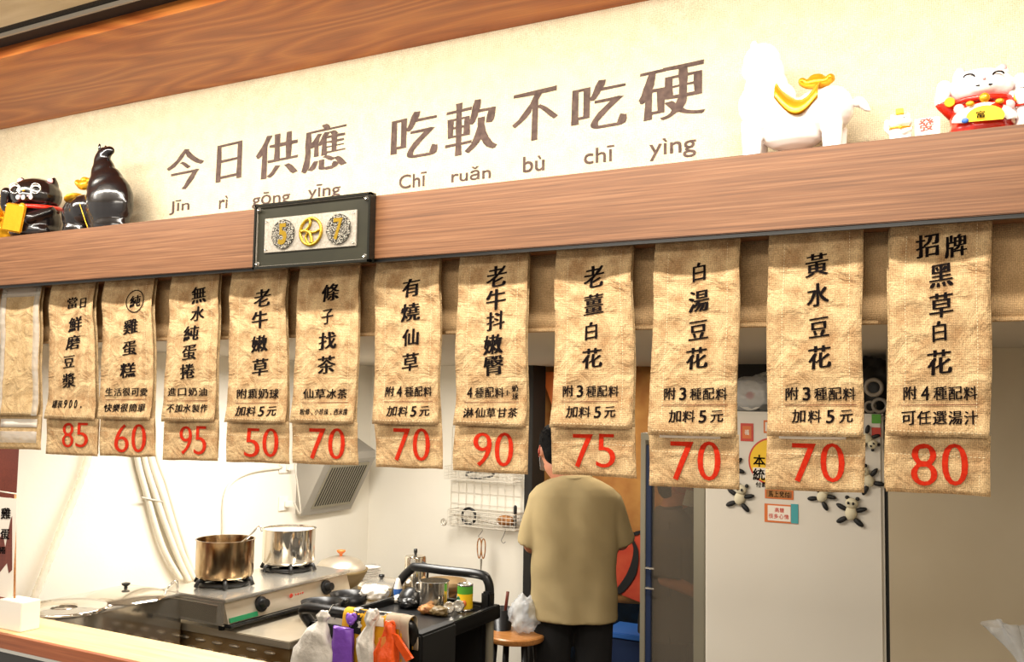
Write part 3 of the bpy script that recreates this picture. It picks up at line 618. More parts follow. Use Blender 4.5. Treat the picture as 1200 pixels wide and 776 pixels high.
# gold cat, cropped by the frame
cat(-2, .15, .20, 'small shiny golden lucky cat at the far left end of the beam', 'gold', 'gold', Y=2.11, arm=1, collar='gold', earin='gold')
t, p, hw = cat(45, .178, .236, 'black lucky cat with round glasses and golden tablet beside the black horse', 'blackc', 'blackc', Y=2.09, arm=-1, rot=.45, collar='redc', hz=.27)
bm = B(); H = .236
for s in (-1, 1): torus(bm, p(s*hw*.42, -hw*.86, H*.72), hw*.20, hw*.022, Matrix.Rotation(.45, 4, 'Z') @ RX90)
link('glasses', bm, 'steel', t, True)
bm = B()
for k in (-1, 0, 1): ell(bm, p(k*hw*.26, -hw*.96+abs(k)*hw*.08, H*.575+abs(k)*H*.01), (hw*.10, hw*.06, hw*.10), None, 10)
link('teeth', bm, 'ceramic', t)
bm = B(); box(bm, (-.036, -.005, -.050), (.036, .005, .050), .006)
bmesh.ops.transform(bm, matrix=Matrix.Translation(p(-hw*.25, -hw*1.08, H*.26)) @ Matrix.Rotation(.5, 4, 'Z') @ Matrix.Rotation(.15, 4, 'Y'), verts=bm.verts); k_ = link('gold_tablet', bm, 'gold', t, 'auto')
# small white cat with card
t, p, hw = cat(1056, .046, .066, 'tiny white lucky cat holding a sign card, right of the white horse', 'ceramic', 'ceramic', Y=2.05, arm=-1, rot=.1, collar='gold')
c0, c1 = PY(1072, 139, 2.05), PY(1102, 168, 2.05)
link('sign_card', box(B(), (c0.x, 2.047, Zsh), (c1.x, 2.050, c0.z-.002), .001), 'white', t)
bm = B(); put(bm, '發', (c0.x+c1.x)/2-.002, PY(1086, 146.5, 2.05).z, .030, .026, lambda X, Z: Vector((X, 2.0462, Z)), a=.02, b=0, slant=.05); link('card_lettering', bm, 'redcard', t)
bm = B(); box(bm, p(-.009, -.006, .062), p(.007, .006, .073), .001); link('gold_crown', bm, 'yellow', t)
# red and white cat
t, p, hw = cat(1152, .124, .160, 'plump white lucky cat in a red jacket holding a yellow fan banner', 'ceramic', 'redc', Y=2.09, arm=-1, rot=.12, collar='redc', both=True)
H = .160; bm = B(); n = 20
A = [p(hw*.95*math.cos(a)*1.0, -hw*1.02+.25*hw*abs(math.cos(a)), H*.17+H*.20*math.sin(a)) for a in [PI*k/n for k in range(n+1)]]; C = [p(hw*.62*math.cos(a), -hw*1.05+.12*hw*abs(math.cos(a)), H*.14+H*.06*math.sin(a)) for a in [PI*k/n for k in range(n+1)]]
vA = [bm.verts.new(v) for v in A]; vC = [bm.verts.new(v) for v in C]
for k in range(n): bm.faces.new((vA[k], vA[k+1], vC[k+1], vC[k]))
r = bmesh.ops.extrude_face_region(bm, geom=bm.faces[:]); bmesh.ops.translate(bm, vec=(0, .004, 0), verts=[g for g in r['geom'] if isinstance(g, bmesh.types.BMVert)])
link('fan_border', bm, 'ceramic', t, True)
bm = B()
vA = [bm.verts.new(p(hw*.55*math.cos(a), -hw*1.10, H*.18+H*.14*math.sin(a))) for a in [PI*k/n for k in range(n+1)]]; vC = [bm.verts.new(p(hw*.5*math.cos(a), -hw*1.10, H*.13)) for a in [PI*k/n for k in range(n+1)]]
for k in range(n): bm.faces.new((vA[k], vA[k+1], vC[k+1], vC[k]))
link('fan_panel', bm, 'yellow', t)
bm = B(); put(bm, '富', t.location.x, Zsh+H*.205, .016, .014, lambda X, Z: Vector((X, 2.09-hw*1.14-.002, Z)), a=.03, b=.01, slant=0); link('fan_lettering', bm, 'ink', t)
for k in range(3): ell_ = B(); ell(ell_, p((k-1)*hw*.42, -hw*1.0, H*.40-abs(k-1)*H*.03), (hw*.13, hw*.05, hw*.09), None, 12); link('gold_rosette', ell_, 'gold', t, True)
for s in (-1, 1):
    b_ = B(); ell(b_, p(s*hw*.72, -hw*.75, H*.34), (hw*.17, hw*.07, hw*.17), None, 12); link('flower', b_, 'pink', t, True)
b_ = B(); ell(b_, p(-hw*.58, -hw*1.1, H*.15), (hw*.11, hw*.05, hw*.09), None, 12); link('blue_charm', b_, 'blue', t, True)
for s in (-1, 1):
    b_ = B(); lathe(b_, [(0, .002), (hw*.15, .002), (hw*.17, 0), (0, -.002)], p(s*hw*.98, -hw*.55, H*.46), 16, RX90); link('gold_coin', b_, 'gold', t, 'auto')
cat(1207, .05, .115, 'small white lucky cat cut by the right frame edge beside the red cat', 'ceramic', 'ceramic', Y=2.07, arm=-1, collar='redc')

# ================================================================== FRIDGE
YF = 3.60
fx0, fx1 = PY(826, 600, YF).x, PY(1036, 600, YF).x; fz = PY(930, 483.5, YF).z
fr = thing('refrigerator', ((fx0+fx1)/2, YF+.3, 0), 'tall off-white refrigerator covered with magnets behind the right menu banners', 'refrigerator')
link('cabinet', box(B(), (fx0, YF+.05, .03), (fx1, YF+.65, fz), .006), 'fridge', fr, 'auto')
link('door_panel', box(B(), (fx0, YF, .06), (fx1, YF+.045, fz), .010), 'fridge', fr, 'auto')
link('door_gasket', box(B(), (fx0+.01, YF+.044, .07), (fx1-.01, YF+.052, fz-.01)), 'blackm', fr)
link('side_gap_shade', box(B(), (fx1+.001, YF+.02, 0), (xp0-.001, YF+.6, fz-.02)), 'blackm', fr)  # black filler, paints the shade of the open gap next to the panel
def fp(x, y): return PY(x, y, YF)
def card(name, x0, x1, y0, y1, m, label, cat_='magnet', dy=0.0, txt=None, inkm='redcard', inner=None, grp=None):
    a = fp(x0, y0); b = fp(x1, y1); z1_ = a.z; z0_ = b.z; t = thing(name, ((a.x+b.x)/2, YF, z0_), label, cat_, grp)
    link('card', box(B(), (a.x, YF-.003-dy, z0_), (b.x, YF-.0005-dy, z1_), .0005), m, t)
    if inner:
        ax, bx, az, bz, mm = inner; w_ = b.x-a.x; h_ = z1_-z0_
        link('inset', box(B(), (a.x+ax*w_, YF-.004-dy, z0_+az*h_), (a.x+bx*w_, YF-.003-dy, z0_+bz*h_)), mm, t)
    if txt:
        bm = B()
        for (s, u0_, u1_, v0_, v1_) in txt:
            n = len(s)
            for k, ch in enumerate(s):
                w_ = (b.x-a.x)*(u1_-u0_)/n; put(bm, ch, a.x+(b.x-a.x)*u0_+w_*(k+.5), z0_+(z1_-z0_)*(v0_+v1_)/2, w_*.88, (z1_-z0_)*(v1_-v0_), lambda X, Z: Vector((X, YF-.0046-dy, Z)), a=.012, b=.012, slant=0)
        link('lettering', bm, inkm, t)
    return t
card('orange_label', 896.5, 930, 572.5, 586, 'orange', 'small orange label with dark characters under the yellow round sticker', 'label', txt=[('馬上兌付', .12, .88, .2, .8)], inkm='ink', inner=(.06, .94, .14, .86, 'pastry'))
card('medicine_packet', 896, 935.5, 590, 614.5, 'orange', 'orange and teal packet with a white panel of red characters on the fridge', 'packet', txt=[('高糖', .30, .60, .56, .82), ('很多心情', .12, .74, .22, .48)], inner=(.10, .78, .10, .92, 'paper'))
a = fp(929, 591); b = fp(935, 614); o = card('teal_strip', 927, 935.7, 590.5, 614, 'teal', 'narrow teal strip on the right end of the orange fridge packet', 'label', dy=.0008)
card('red_charm', 868, 883, 496, 517.5, 'redcard', 'small red rectangular charm near the upper left of the fridge door', txt=[('福', .3, .7, .35, .65)], inkm='paper', inner=(.15, .85, .15, .85, 'orange'))
card('orange_card', 895, 908, 492.5, 508, 'orange', 'orange paper card half hidden behind a banner near the fridge top', 'card', inner=(.15, .85, .15, .85, 'paper'))
card('green_magnet', 1021.5, 1032.5, 485.5, 496.5, 'lime', 'small square green magnet at the fridge door top right corner')
card('red_magnet', 1021.5, 1032.5, 501, 512, 'redcard', 'small square red magnet just below the green magnet')
c = fp(905, 541); Rr = 28*(fp(905, 540.5).z-fp(905, 541.5).z)
st = thing('round_sticker', (c.x, YF, c.z-Rr), 'round yellow sticker with red rim and black characters on the fridge', 'sticker')
link('disc', lathe(B(), [(0, .002), (Rr, .002), (Rr, 0)], (c.x, YF-.0005, c.z), 48, RX90), 'redcard', st)
link('disc_face', lathe(B(), [(0, .0026), (Rr*.93, .0026)], (c.x, YF-.0005, c.z), 48, RX90), 'yellow', st)
link('white_band', box(B(), (c.x-Rr*.8, YF-.0036, c.z-Rr*.72), (c.x+Rr*.8, YF-.0032, c.z-Rr*.28)), 'paper', st)
bm = B()
for s, px_, py_, ss in (('本', 890, 540, 14), ('店', 904, 540, 14), ('統', 889.5, 556, 14), ('一', 904, 556, 14), ('付', 889, 568, 6), ('款', 896, 568, 6)):
    q_ = fp(px_, py_); k = ss*.00325; put(bm, s, q_.x, q_.z, k, k if s != '一' else k*.15, lambda X, Z: Vector((X, YF-.0042, Z)), a=.018, b=.015, slant=0)
link('lettering', bm, 'ink', st)
# panda magnets
pz = [(868, 582, 13, .2, 'climbing panda magnet with legs spread below the left edge of banner priced 70'), (859, 545, 11, -.3, 'panda magnet mostly hidden behind the banner left of the fridge stickers'), (965, 580, 12, .5, 'panda magnet peeking out under the middle of the right banner'),
      (998, 599, 14, .1, 'lowest panda magnet on the fridge door with arms wide open'), (1017, 561, 13, -.5, 'panda magnet with teal scarf near the right fridge edge'), (1018, 515, 11, 2.4, 'upside-down panda magnet under the red square magnet')]
for x, y, s, rt_, lb in pz:
    c = fp(x, y); u = s*1.32*(fp(x, y-.5).z-fp(x, y+.5).z)
    t = thing('panda_magnet', (c.x, YF, c.z-u), lb, 'magnet', 'panda magnets on the fridge')
    T = Matrix.Translation((c.x, YF-.012, c.z)) @ Matrix.Rotation(rt_, 4, 'Y')
    def e_(nm, cx, cz, rx, rz, m, dy=0, ang=0):
        b_ = B(); ell(b_, (0, 0, 0), (rx*u, min(rx, rz)*u*.9, rz*u), Matrix.Rotation(ang, 4, 'Y'), 12); bmesh.ops.transform(b_, matrix=T @ Matrix.Translation((cx*u, dy*u, cz*u)), verts=b_.verts); link(nm, b_, m, t, True)
    e_('body', 0, -.1, .38, .48, 'panda'); e_('head', 0, .52, .40, .34, 'panda', -.15)
    for sg in (-1, 1):
        e_('ear', sg*.32, .84, .14, .13, 'blackm'); e_('arm', sg*.58, .18, .40, .16, 'blackm', 0, sg*-.4); e_('leg', sg*.5, -.62, .40, .18, 'blackm', 0, sg*.6); e_('eye_patch', sg*.15, .55, .08, .1, 'blackm', -.5)
# things on top of the fridge
def crumple(c, r, n=2, seed=0, amp=.25, flat=True):
    bm = B(); bmesh.ops.create_icosphere(bm, subdivisions=4, radius=1)
    for v in bm.verts:
        d = v.co.normalized(); k = 1+amp*noise.noise(d*2.2+Vector((seed, 0, 0)))+amp*.8*abs(noise.noise(d*5+Vector((seed, 3, 0))))+amp*.3*noise.noise(d*11+Vector((0, seed, 0)))
        v.co = Vector((d.x*r[0]*k, d.y*r[1]*k, max(-r[2]*.9, d.z*r[2]*k)))+Vector(c)
    return bm
for x, y, rr, lb in ((884, 453, .058, 'white paper roll in clear wrap on the fridge between two banners'),):
    c = PY(x, y, 3.75)
    t = thing('paper_roll', (c.x, 3.75, fz), lb, 'roll'); link('roll', lathe(B(), [(.014, 0), (rr, 0), (rr+.002, .01), (rr, .12), (.014, .12)], (c.x, 3.80, fz+rr+.004), 32, RX90), 'roll', t, 'auto')
    link('core', lathe(B(), [(.014, 0), (.016, -.002), (.002, -.003), (0, -.003)], (c.x, 3.682, fz+rr+.004), 14, RX90 @ Matrix.Rotation(PI, 4, 'X')), 'redcard', t)
    link('wrap', crumple((c.x, 3.76, fz+.065), (.13, .11, .07), seed=3), 'bagclear', t, True)
for k, (x, y, rr) in enumerate(((1024, 452, .036), (1030, 470, .030), (1018, 474, .024))):
    c = PY(x, y, 3.72); zz = [fz+.098, fz+.031, fz+.025][k]; bm = B()
    torus(bm, (c.x, 3.72+.02*k, zz), rr*.8, rr*.22, RX90); tag(link('tape_roll', bm, 'tape', None, True), ['grey tape roll standing highest on the fridge right corner', 'grey tape roll leaning low beside the right banner on the fridge', 'smallest tape roll at the front of the fridge top corner'][k], 'tape', 'tape rolls on the fridge')
c = PY(1025, 455, 3.9); tag(link('plastic_bag', crumple((-.52, 3.98, fz+.10), (.10, .12, .11), seed=9), 'darkgrey', None, True), 'dark crumpled bag piled behind the tape rolls on the fridge', 'bag')
c = PY(842, 460, 3.8); tag(link('plastic_bag', crumple((-.80, 4.02, fz+.08), (.26, .12, .09), seed=5), 'bagclear', None, True), 'clear crumpled bag lying on top of the fridge behind the roll', 'bag')

# narrow glass door cabinet
gx0, gx1 = PY(750, 650, 3.68).x, PY(825.5, 650, 3.68).x; gz = PY(757, 516, 3.68).z
gd = struct('door_1', box(B(), (gx1-.045, 3.68, 0), (gx1, 3.73, gz), .002), 'alu')
struct('door_stile', box(B(), (gx0, 3.68, 0), (gx0+.022, 3.73, gz), .002), 'alu', gd)
struct('door_inner_stile', box(B(), (gx0+.022, 3.685, 0), (gx0+.045, 3.725, gz-.02), .002), 'navy', gd)
struct('door_rail', box(B(), (gx0, 3.68, gz), (gx1, 3.73, gz+.03), .002), 'alu', gd)
struct('door_glass', box(B(), (gx0+.045, 3.70, 0), (gx1-.045, 3.706, gz)), 'glassdark', gd)
bm = B(); hzz = PY(762, 665, 3.68).z
for dz in (0, -.08): tube(bm, [(gx0+.035, 3.68, hzz+dz), (gx0+.035, 3.655, hzz+dz), (gx0+.07, 3.655, hzz+dz)], .004, 8)
struct('door_handle', bm, 'steel', gd)
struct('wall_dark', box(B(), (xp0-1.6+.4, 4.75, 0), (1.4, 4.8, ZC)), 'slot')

# doorway: dark frame, curtain
struct('door_2', box(B(), (xd0, YB-.03, 0), (xd0+.05, YB+.13, ZC), .003), 'slot')
yc_ = 5.0
cu = thing('door_curtain', (PY(690, 600, yc_).x, yc_, .3), 'ochre cloth curtain with a red and black brush design behind the man', 'curtain')
def crt(u, v):
    top = PY(640, 432, yc_); X = top.x-.02+(1.05)*u; Z = 2.0-(1.32)*v
    X += -.02*v; lft = max(0, .42-v*1.5)*0
    return Vector((X, yc_+.018*math.sin(u*22)+.01*noise.noise(Vector((u*4, v*3, 0))), Z))
link('cloth', sheet(B(), crt, 60, 24, .003), 'artcloth', cu, True)
def flatpoly(pts, Y, m, name, parent, th=.002):
    link(name, prism(B(), [PY(x, y, Y) for x, y in pts], (0, th, 0)), m, parent)
flatpoly([(722, 640), (734, 628), (752, 622), (764, 625), (764, 712), (745, 704), (730, 698), (720, 690)], yc_-.026, 'artred', 'red_patch', cu)
flatpoly([(715, 600), (725, 604), (728, 640), (718, 660)], yc_-.026, 'artred', 'red_patch', cu)
for pts, r in (([(738, 628), (745, 645), (741, 670), (728, 690), (718, 696)], [.004, .02, .035, .03, .004]), ([(736, 628), (746, 625), (752, 622)], [.01, .015, .004]), ([(757, 630), (751, 650), (753, 685), (759, 698)], [.004, .008, .008, .003])):
    bm = B(); P3 = smoothpath([PY(x, y, yc_-.032) for x, y in pts], 5); k = len(P3)
    rr = [r[min(int(i/(k-1)*(len(r)-1)), len(r)-1)]*(1-(i/(k-1)*(len(r)-1) % 1))+r[min(int(i/(k-1)*(len(r)-1))+1, len(r)-1)]*(i/(k-1)*(len(r)-1) % 1) for i in range(k)]
    vs = []
    for i, q_ in enumerate(P3):
        d = (P3[min(i+1, k-1)]-P3[max(i-1, 0)]).normalized(); n_ = Vector((d.z, 0, -d.x)); vs.append((bm.verts.new(q_+n_*rr[i]*.7), bm.verts.new(q_-n_*rr[i]*.7)))
    for a, b in zip(vs, vs[1:]): bm.faces.new((a[0], b[0], b[1], a[1]))
    link('brush_stroke', bm, 'bcloth', cu)
flatpoly([(624, 436), (652, 436), (664, 500), (655, 500), (640, 455)], 4.93, 'orange', 'wood_strip', cu, .01)
tag(link('blue_tarpaulin', sheet(B(), lambda u, v: Vector((-2.7+1.9*u, 5.35+.05*noise.noise(Vector((u*6, v*6, 1))), 1.98-1.98*v)), 30, 30, .004), 'bluedark', None, True), 'crumpled blue tarpaulin hanging in the dark beyond the doorway', 'tarpaulin')
bx = thing('blue_crate', (-1.75, 4.97, 0), 'blue plastic crate standing on the floor below the curtain', 'crate')
cx0, cx1 = PY(708, 745, 4.72).x, PY(752, 745, 4.72).x+.1; czz = PY(730, 742, 4.72).z
link('shell', box(B(), (cx0, 4.72, 0.0), (cx1, 4.95, czz-.03), .006), 'navy', bx); link('rim', box(B(), (cx0-.01, 4.71, czz-.03), (cx1+.01, 4.96, czz), .004), 'blue', bx)

# ================================================================== PEOPLE
def person(loc, rot, label, scale_, shirt_m, head_turn, pose, hairm='hair'):
    T = Matrix.Translation(loc) @ Matrix.Rotation(rot, 4, 'Z') @ Matrix.Scale(scale_, 4)
    t = thing('person', loc, label, 'person')
    le, re_, lh, rh = pose['le'], pose['re'], pose['lh'], pose['rh']; hc = Vector(pose['head'])
    bm = B()
    for s in (-1, 1):
        cap(bm, (s*.09, 0, .88), (s*.10, .01, .48), .085, .06); cap(bm, (s*.10, .01, .48), (s*.10, -.01, .10), .056, .038)
        cap(bm, (s*.10, -.03, .045), (s*.12, .15, .035), .042, .034)
    cap(bm, (-.05, 0, .93), (.05, 0, .93), .12, .12); cap(bm, (0, 0, .95), (0, 0, 1.12), .125, .125); ell(bm, (0, 0, 1.24), (.165, .11, .17)); cap(bm, (-.14, 0, 1.335), (.14, 0, 1.335), .045, .045)
    cap(bm, (0, -.005, 1.38), hc+Vector((0, -.02, -.08)), .06, .055)
    HR = Matrix.Rotation(head_turn, 4, 'Z') @ Matrix.Rotation(-.25, 4, 'X')
    hp = lambda x, y, z: hc + (HR @ Vector((x, y, z)))
    ell(bm, hc, (.074, .092, .105), HR); cap(bm, hp(0, .03, -.05), hp(0, .055, -.085), .05, .03); ell(bm, hp(0, .095, -.015), (.012, .018, .022), HR)
    for s in (-1, 1): ell(bm, hp(s*.077, -.005, -.01), (.010, .02, .032), HR)
    for S_, E_, H_ in (((-.165, 0, 1.325), le, lh), ((.165, 0, 1.325), re_, rh)):
        E_, H_ = Vector(E_), Vector(H_); cap(bm, S_, E_, .047, .040); cap(bm, E_, H_, .040, .026)
        d = (H_-E_).normalized(); side = d.cross(Vector((0, 0, 1))).normalized(); dn = d.cross(side)
        cap(bm, H_+d*.01, H_+d*.065, .030, .034)
        for f in (-1, 1): cap(bm, H_+d*.02+side*.012*f, H_+d*.075+side*.024*f, .018, .016)
        for k in range(4):
            b0 = H_+d*.08+side*(.030-.020*k); L_ = (.036, .042, .039, .030)[k]; b1 = b0+d*L_-Vector((0, 0, 1))*.01; b2 = b1+d*L_*.5-Vector((0, 0, 1))*.028
            cap(bm, b0, b1, .0095, .009, 8); cap(bm, b1, b2, .009, .0075, 8)
        inn = side if S_[0] < 0 else -side
        cap(bm, H_+d*.03+inn*.028, H_+d*.06+inn*.055, .012, .010, 8); cap(bm, H_+d*.06+inn*.055, H_+d*.092+inn*.058, .010, .008, 8)
    bm = remesh(bm, .0075, 3); bmesh.ops.transform(bm, matrix=T, verts=bm.verts); link('body', bm, 'skin', t, True)
    bm = B(); ell(bm, hp(0, -.010, .018), (.082, .096, .104), HR); ell(bm, hp(0, -.04, -.03), (.074, .066, .065), HR)
    for k in range(60):
        a = random.uniform(0, 2*PI); e2 = random.uniform(.1, 1.4); q_ = hp(.080*math.cos(a)*math.cos(e2), -.012+.094*math.sin(a)*math.cos(e2), .02+.10*math.sin(e2)); cap(bm, q_, q_+Vector((random.uniform(-.01, .01), random.uniform(-.01, .01), .006)), .008, .003, 6)
    bm = remesh(bm, .006, 2); 
    for v in bm.verts[:]:
        l = HR.inverted() @ (v.co-hc)
        if l.y > .060 and l.z < .05: v.co -= (HR @ Vector((0, 1, 0)))*(l.y-.060)
        if abs(l.x) > .06 and l.z < -.0 and l.y > -.02: v.co -= (HR @ Vector((math.copysign(1, l.x), 0, 0)))*(abs(l.x)-.06)
    bmesh.ops.transform(bm, matrix=T, verts=bm.verts); link('hair', bm, hairm, t, True)
    # shirt
    bm = B(); n = 40; rings = []
    prof = [(.765, .214, .150), (.770, .216, .152), (.82, .212, .146), (.95, .205, .138), (1.08, .205, .134), (1.20, .210, .134), (1.30, .212, .128), (1.35, .208, .120), (1.385, .188, .104), (1.415, .135, .084), (1.435, .085, .068), (1.445, .070, .062)]
    for z, rx, ry in prof:
        rings.append([bm.verts.new(Vector((rx*math.copysign(abs(math.cos(2*PI*i/n))**.8, math.cos(2*PI*i/n)), ry*math.copysign(abs(math.sin(2*PI*i/n))**.85, math.sin(2*PI*i/n)), z))) for i in range(n)])
    for a, b in zip(rings, rings[1:]):
        for i in range(n): bm.faces.new((a[i], a[(i+1) % n], b[(i+1) % n], b[i]))
    bm.faces.new(rings[0][::-1]); bm.faces.new(rings[-1])
    for S_, E_ in (((-.155, 0, 1.33), le), ((.155, 0, 1.33), re_)):
        S_, E_ = Vector(S_), Vector(E_); d = (E_-S_).normalized(); e2 = E_+d*.0; q = d.to_track_quat('Z', 'Y').to_matrix().to_4x4(); L_ = (e2-S_).length
        lathe(bm, [(0, -.05), (.05, -.035), (.070, 0), (.073, L_*.5), (.077, L_-.002), (.077, L_), (0, L_)], S_, 24, q)
    bm = remesh(bm, .010, 3)
    for v in bm.verts:
        c = v.co; fold = .016*noise.noise(Vector((c.x*7, c.y*3, c.z*2.2)))+.0065*math.sin(c.x*30+c.z*5+noise.noise(c*4)*4)*max(0, min(1, (1.28-c.z)*3))+.006*noise.noise(Vector((c.x*14+c.z*9, 2, c.z*9)))
        c.y += fold*(1 if c.y > 0 else -1); c.x += .003*math.sin(c.z*30+c.y*10)
    bmesh.ops.transform(bm, matrix=T, verts=bm.verts); link('t_shirt', bm, shirt_m, t, True)
    bm = B(); tube(bm, [T @ Vector((.076*math.cos(2*PI*i/24), .066*math.sin(2*PI*i/24)+.002, 1.437+.008*math.sin(2*PI*i/24))) for i in range(24)], .009, 8, True); link('collar', bm, shirt_m, t, True)
    bm = B()
    for s in (-1, 1): cap(bm, (s*.092, 0, .90), (s*.10, .01, .46), .105, .082); cap(bm, (s*.10, .01, .46), (s*.10, 0, .10), .082, .062)
    cap(bm, (-.06, 0, .93), (.06, 0, .93), .13, .13); bm = remesh(bm, .010, 4); bmesh.ops.transform(bm, matrix=T, verts=bm.verts); link('trousers', bm, 'pants', t, True)
    for s in (-1, 1):
        bm = B(); cap(bm, (s*.10, -.045, .05), (s*.125, .165, .042), .052, .044); bm = remesh(bm, .008, 3)
        for v in bm.verts: v.co.z = max(v.co.z, 0)
        bmesh.ops.transform(bm, matrix=T, verts=bm.verts); link('shoe', bm, 'blackm', t, True)
    bm = B(); sheet(bm, lambda u, v: hp(.068*math.sin((u-.5)*2.6), .018+.088*math.cos((u-.5)*2.4), -.005-.085*v-.0*u), 12, 6, .002, HR @ Vector((0, 1, 0)))
    bmesh.ops.transform(bm, matrix=T, verts=bm.verts); link('face_mask', bm, 'mask', t, True)
    bm = B()
    for s in (-1, 1): tube(bm, [T @ hp(*q_) for q_ in ((s*.068, .05, -.03), (s*.082, .01, -.035), (s*.088, -.012, -.02), (s*.084, -.016, .01), (s*.076, .03, .0), (s*.070, .052, -.012))], .0022, 6)
    link('mask_strap', bm, 'redcard', t, True)
    bm = B()
    for s in (-1, 1): ell(bm, T @ hp(s*.030, .084, .014), .011, None, 12)
    link('eyes', bm, 'ink', t, True)
    return t
mx_, my_ = -1.912, 4.165
person((mx_, my_, 0), math.radians(25), 'man seen from behind in a loose khaki t-shirt and black trousers', 1.0, 'shirt', .38,
       dict(le=(-.205, .02, 1.10), re=(.225, .05, 1.12), lh=(-.13, .26, 1.06), rh=(.12, .28, 1.10), head=(-.098, .055, 1.565)))
person((-1.52, 4.40, 0), math.radians(-70), 'person in a dark t-shirt and face mask standing behind the narrow glass door', .90, 'greyshirt', -.1,
       dict(le=(-.22, -.02, 1.10), re=(.22, -.02, 1.10), lh=(-.16, .20, 1.0), rh=(.16, .20, 1.0), head=(0, .05, 1.56)))

# ================================================================== KITCHEN LEFT
# stainless table under the stove
TZ = .85; TX1 = -2.52
tb = thing('steel_table', (-3.0, 3.6, 0), 'stained stainless steel table with slotted side under the gas stove', 'table')
link('tabletop', box(B(), (XL+.01, 2.86, TZ-.03), (TX1, 4.15, TZ), .003), 'steelb', tb)
link('side_panel', box(B(), (XL+.05, 2.885, .1), (TX1-.02, 2.90, TZ-.03)), 'tabled', tb)
link('front_panel', box(B(), (TX1-.03, 2.90, .1), (TX1-.02, 4.12, TZ-.03)), 'tabled', tb)
for r in range(3):
    for k in range(9):
        xx = -3.40+k*.095+(.047 if r % 2 else 0); zz = TZ-.062-r*.036; bm = B()
        ell(bm, (xx, 2.884, zz), (.030, .012, .008), None, 10); link('louvre', bm, 'steelb', tb, True)
for a in (-3.55, TX1-.06):
    for c in (2.92, 4.09): link('leg', box(B(), (a, c, 0), (a+.03, c+.03, .1)), 'steel', tb)
# stove
SX0, SX1, SY0, SY1, SZ0, SZ1 = -3.21, -2.83, 2.83, 3.62, .872, .982
sv = thing('gas_stove', (-3.02, 3.2, TZ), 'two-burner stainless gas stove with black knobs and a green strip', 'stove')
link('casing', box(B(), (SX0, SY0, SZ0), (SX1-.015, SY1, SZ1-.012), .006), 'steel', sv, 'auto')
link('top_plate', box(B(), (SX0-.004, SY0-.004, SZ1-.014), (SX1, SY1+.004, SZ1), .003), 'steel', sv, 'auto')
link('side_emboss', prism(B(), [(SX0+.02, SY0-.0045, SZ0+.018), (SX1-.05, SY0-.0045, SZ0+.012), (SX1-.045, SY0-.0045, SZ1-.03), (SX0+.02, SY0-.0045, SZ1-.025)], (0, .005, 0)), 'mirror', sv)
link('control_panel', prism(B(), [(SX1-.016, SY0+.005, SZ1-.016), (SX1-.016, SY0+.005, SZ0+.012), (SX1+.012, SY0+.005, SZ0+.012)], (0, SY1-SY0-.01, 0)), 'steelb', sv)
link('green_strip', prism(B(), [(SX1+.0135, SY0+.012, SZ0+.016), (SX1+.0135, SY0+.17, SZ0+.016), (SX1+.006, SY0+.17, SZ0+.034), (SX1+.006, SY0+.012, SZ0+.034)], (.002, 0, .0)), 'green', sv)
link('bottom_lip', box(B(), (SX1-.01, SY0, SZ0-.002), (SX1+.03, SY1, SZ0+.009), .003), 'black', sv)
for yy in (SY0+.20, SY1-.17):
    link('knob', lathe(B(), [(0, .036), (.017, .036), (.020, .012), (.031, .010), (.034, 0)], (SX1-.002, yy, SZ0+.056), 24, Matrix.Rotation(math.radians(76), 4, 'Y')), 'black', sv, 'auto')
bm = B()
for k, (dy, r) in enumerate(((0, .010), (.03, .004), (.045, .005), (.06, .004), (.075, .005))): ell(bm, (SX1+.0035, SY0+.38+dy, SZ0+.06), (.001, r*1.1, r), None, 8)
link('red_emblem', bm, 'redcard', sv)
for xx in (SX0+.03, SX1-.05):
    for yy in (SY0+.03, SY1-.03): link('foot', lathe(B(), [(0, 0), (.012, 0), (.014, .022), (0, .022)], (xx, yy, TZ), 12), 'black', sv)
bm = B()
for a in range(3):
    for b in range(3): ell(bm, (SX0+.045+b*.008, SY0-.005, SZ1-.045-a*.008), (.002, .001, .002), None, 6)
link('vent_holes', bm, 'slot', sv)
P1 = PZ(263, 672, 1.03); P2 = PZ(338, 656, 1.03)
for c in (P1, P2):
    bm = B(); torus(bm, (c.x, c.y, SZ1+.012), .10, .011)
    for k in range(6):
        a = k*PI/3+.3; box(bm, (-.0, -.005, 0), (.0, .005, .01)) if False else None
        d = Vector((math.cos(a), math.sin(a), 0)); tube(bm, [c*0+Vector((c.x, c.y, SZ1+.005))+d*.135, Vector((c.x, c.y, SZ1+.030))+d*.125, Vector((c.x, c.y, SZ1+.030))+d*.05], .0095, 6)
    link('pan_support', bm, 'iron', sv, True)
    link('burner', lathe(B(), [(0, .018), (.03, .018), (.045, .010), (.05, 0)], (c.x, c.y, SZ1), 24), 'iron', sv, 'auto')
def pot(name, c, z, r, h, m, label, handle=None, cat_='pot', wall=.0015):
    t = thing(name, (c.x, c.y, z), label, cat_)
    link('shell', lathe(B(), [(0, 0), (r*.86, 0), (r*.96, r*.06), (r, r*.16), (r, h-.004), (r+.004, h-.002), (r+.004, h), (r-.002, h), (r-.003, h-.006), (r-.003, .01), (0, .008)], (c.x, c.y, z), 48), m, t, 'auto')
    return t
p1 = pot('stock_pot', P1, 1.014, .122, .165, 'potbrown', 'scorched open steel pot on the near burner with a ladle handle')
link('broth', lathe(B(), [(0, .10), (.119, .10)], (P1.x, P1.y, 1.014), 32), 'tabled', p1)
p2 = pot('stock_pot', P2, 1.014, .122, .165, 'mirror', 'shiny open steel pot on the far burner')
link('froth', lathe(B(), [(0, .155), (.119, .152)], (P2.x, P2.y, 1.014), 32), 'roll', p2)
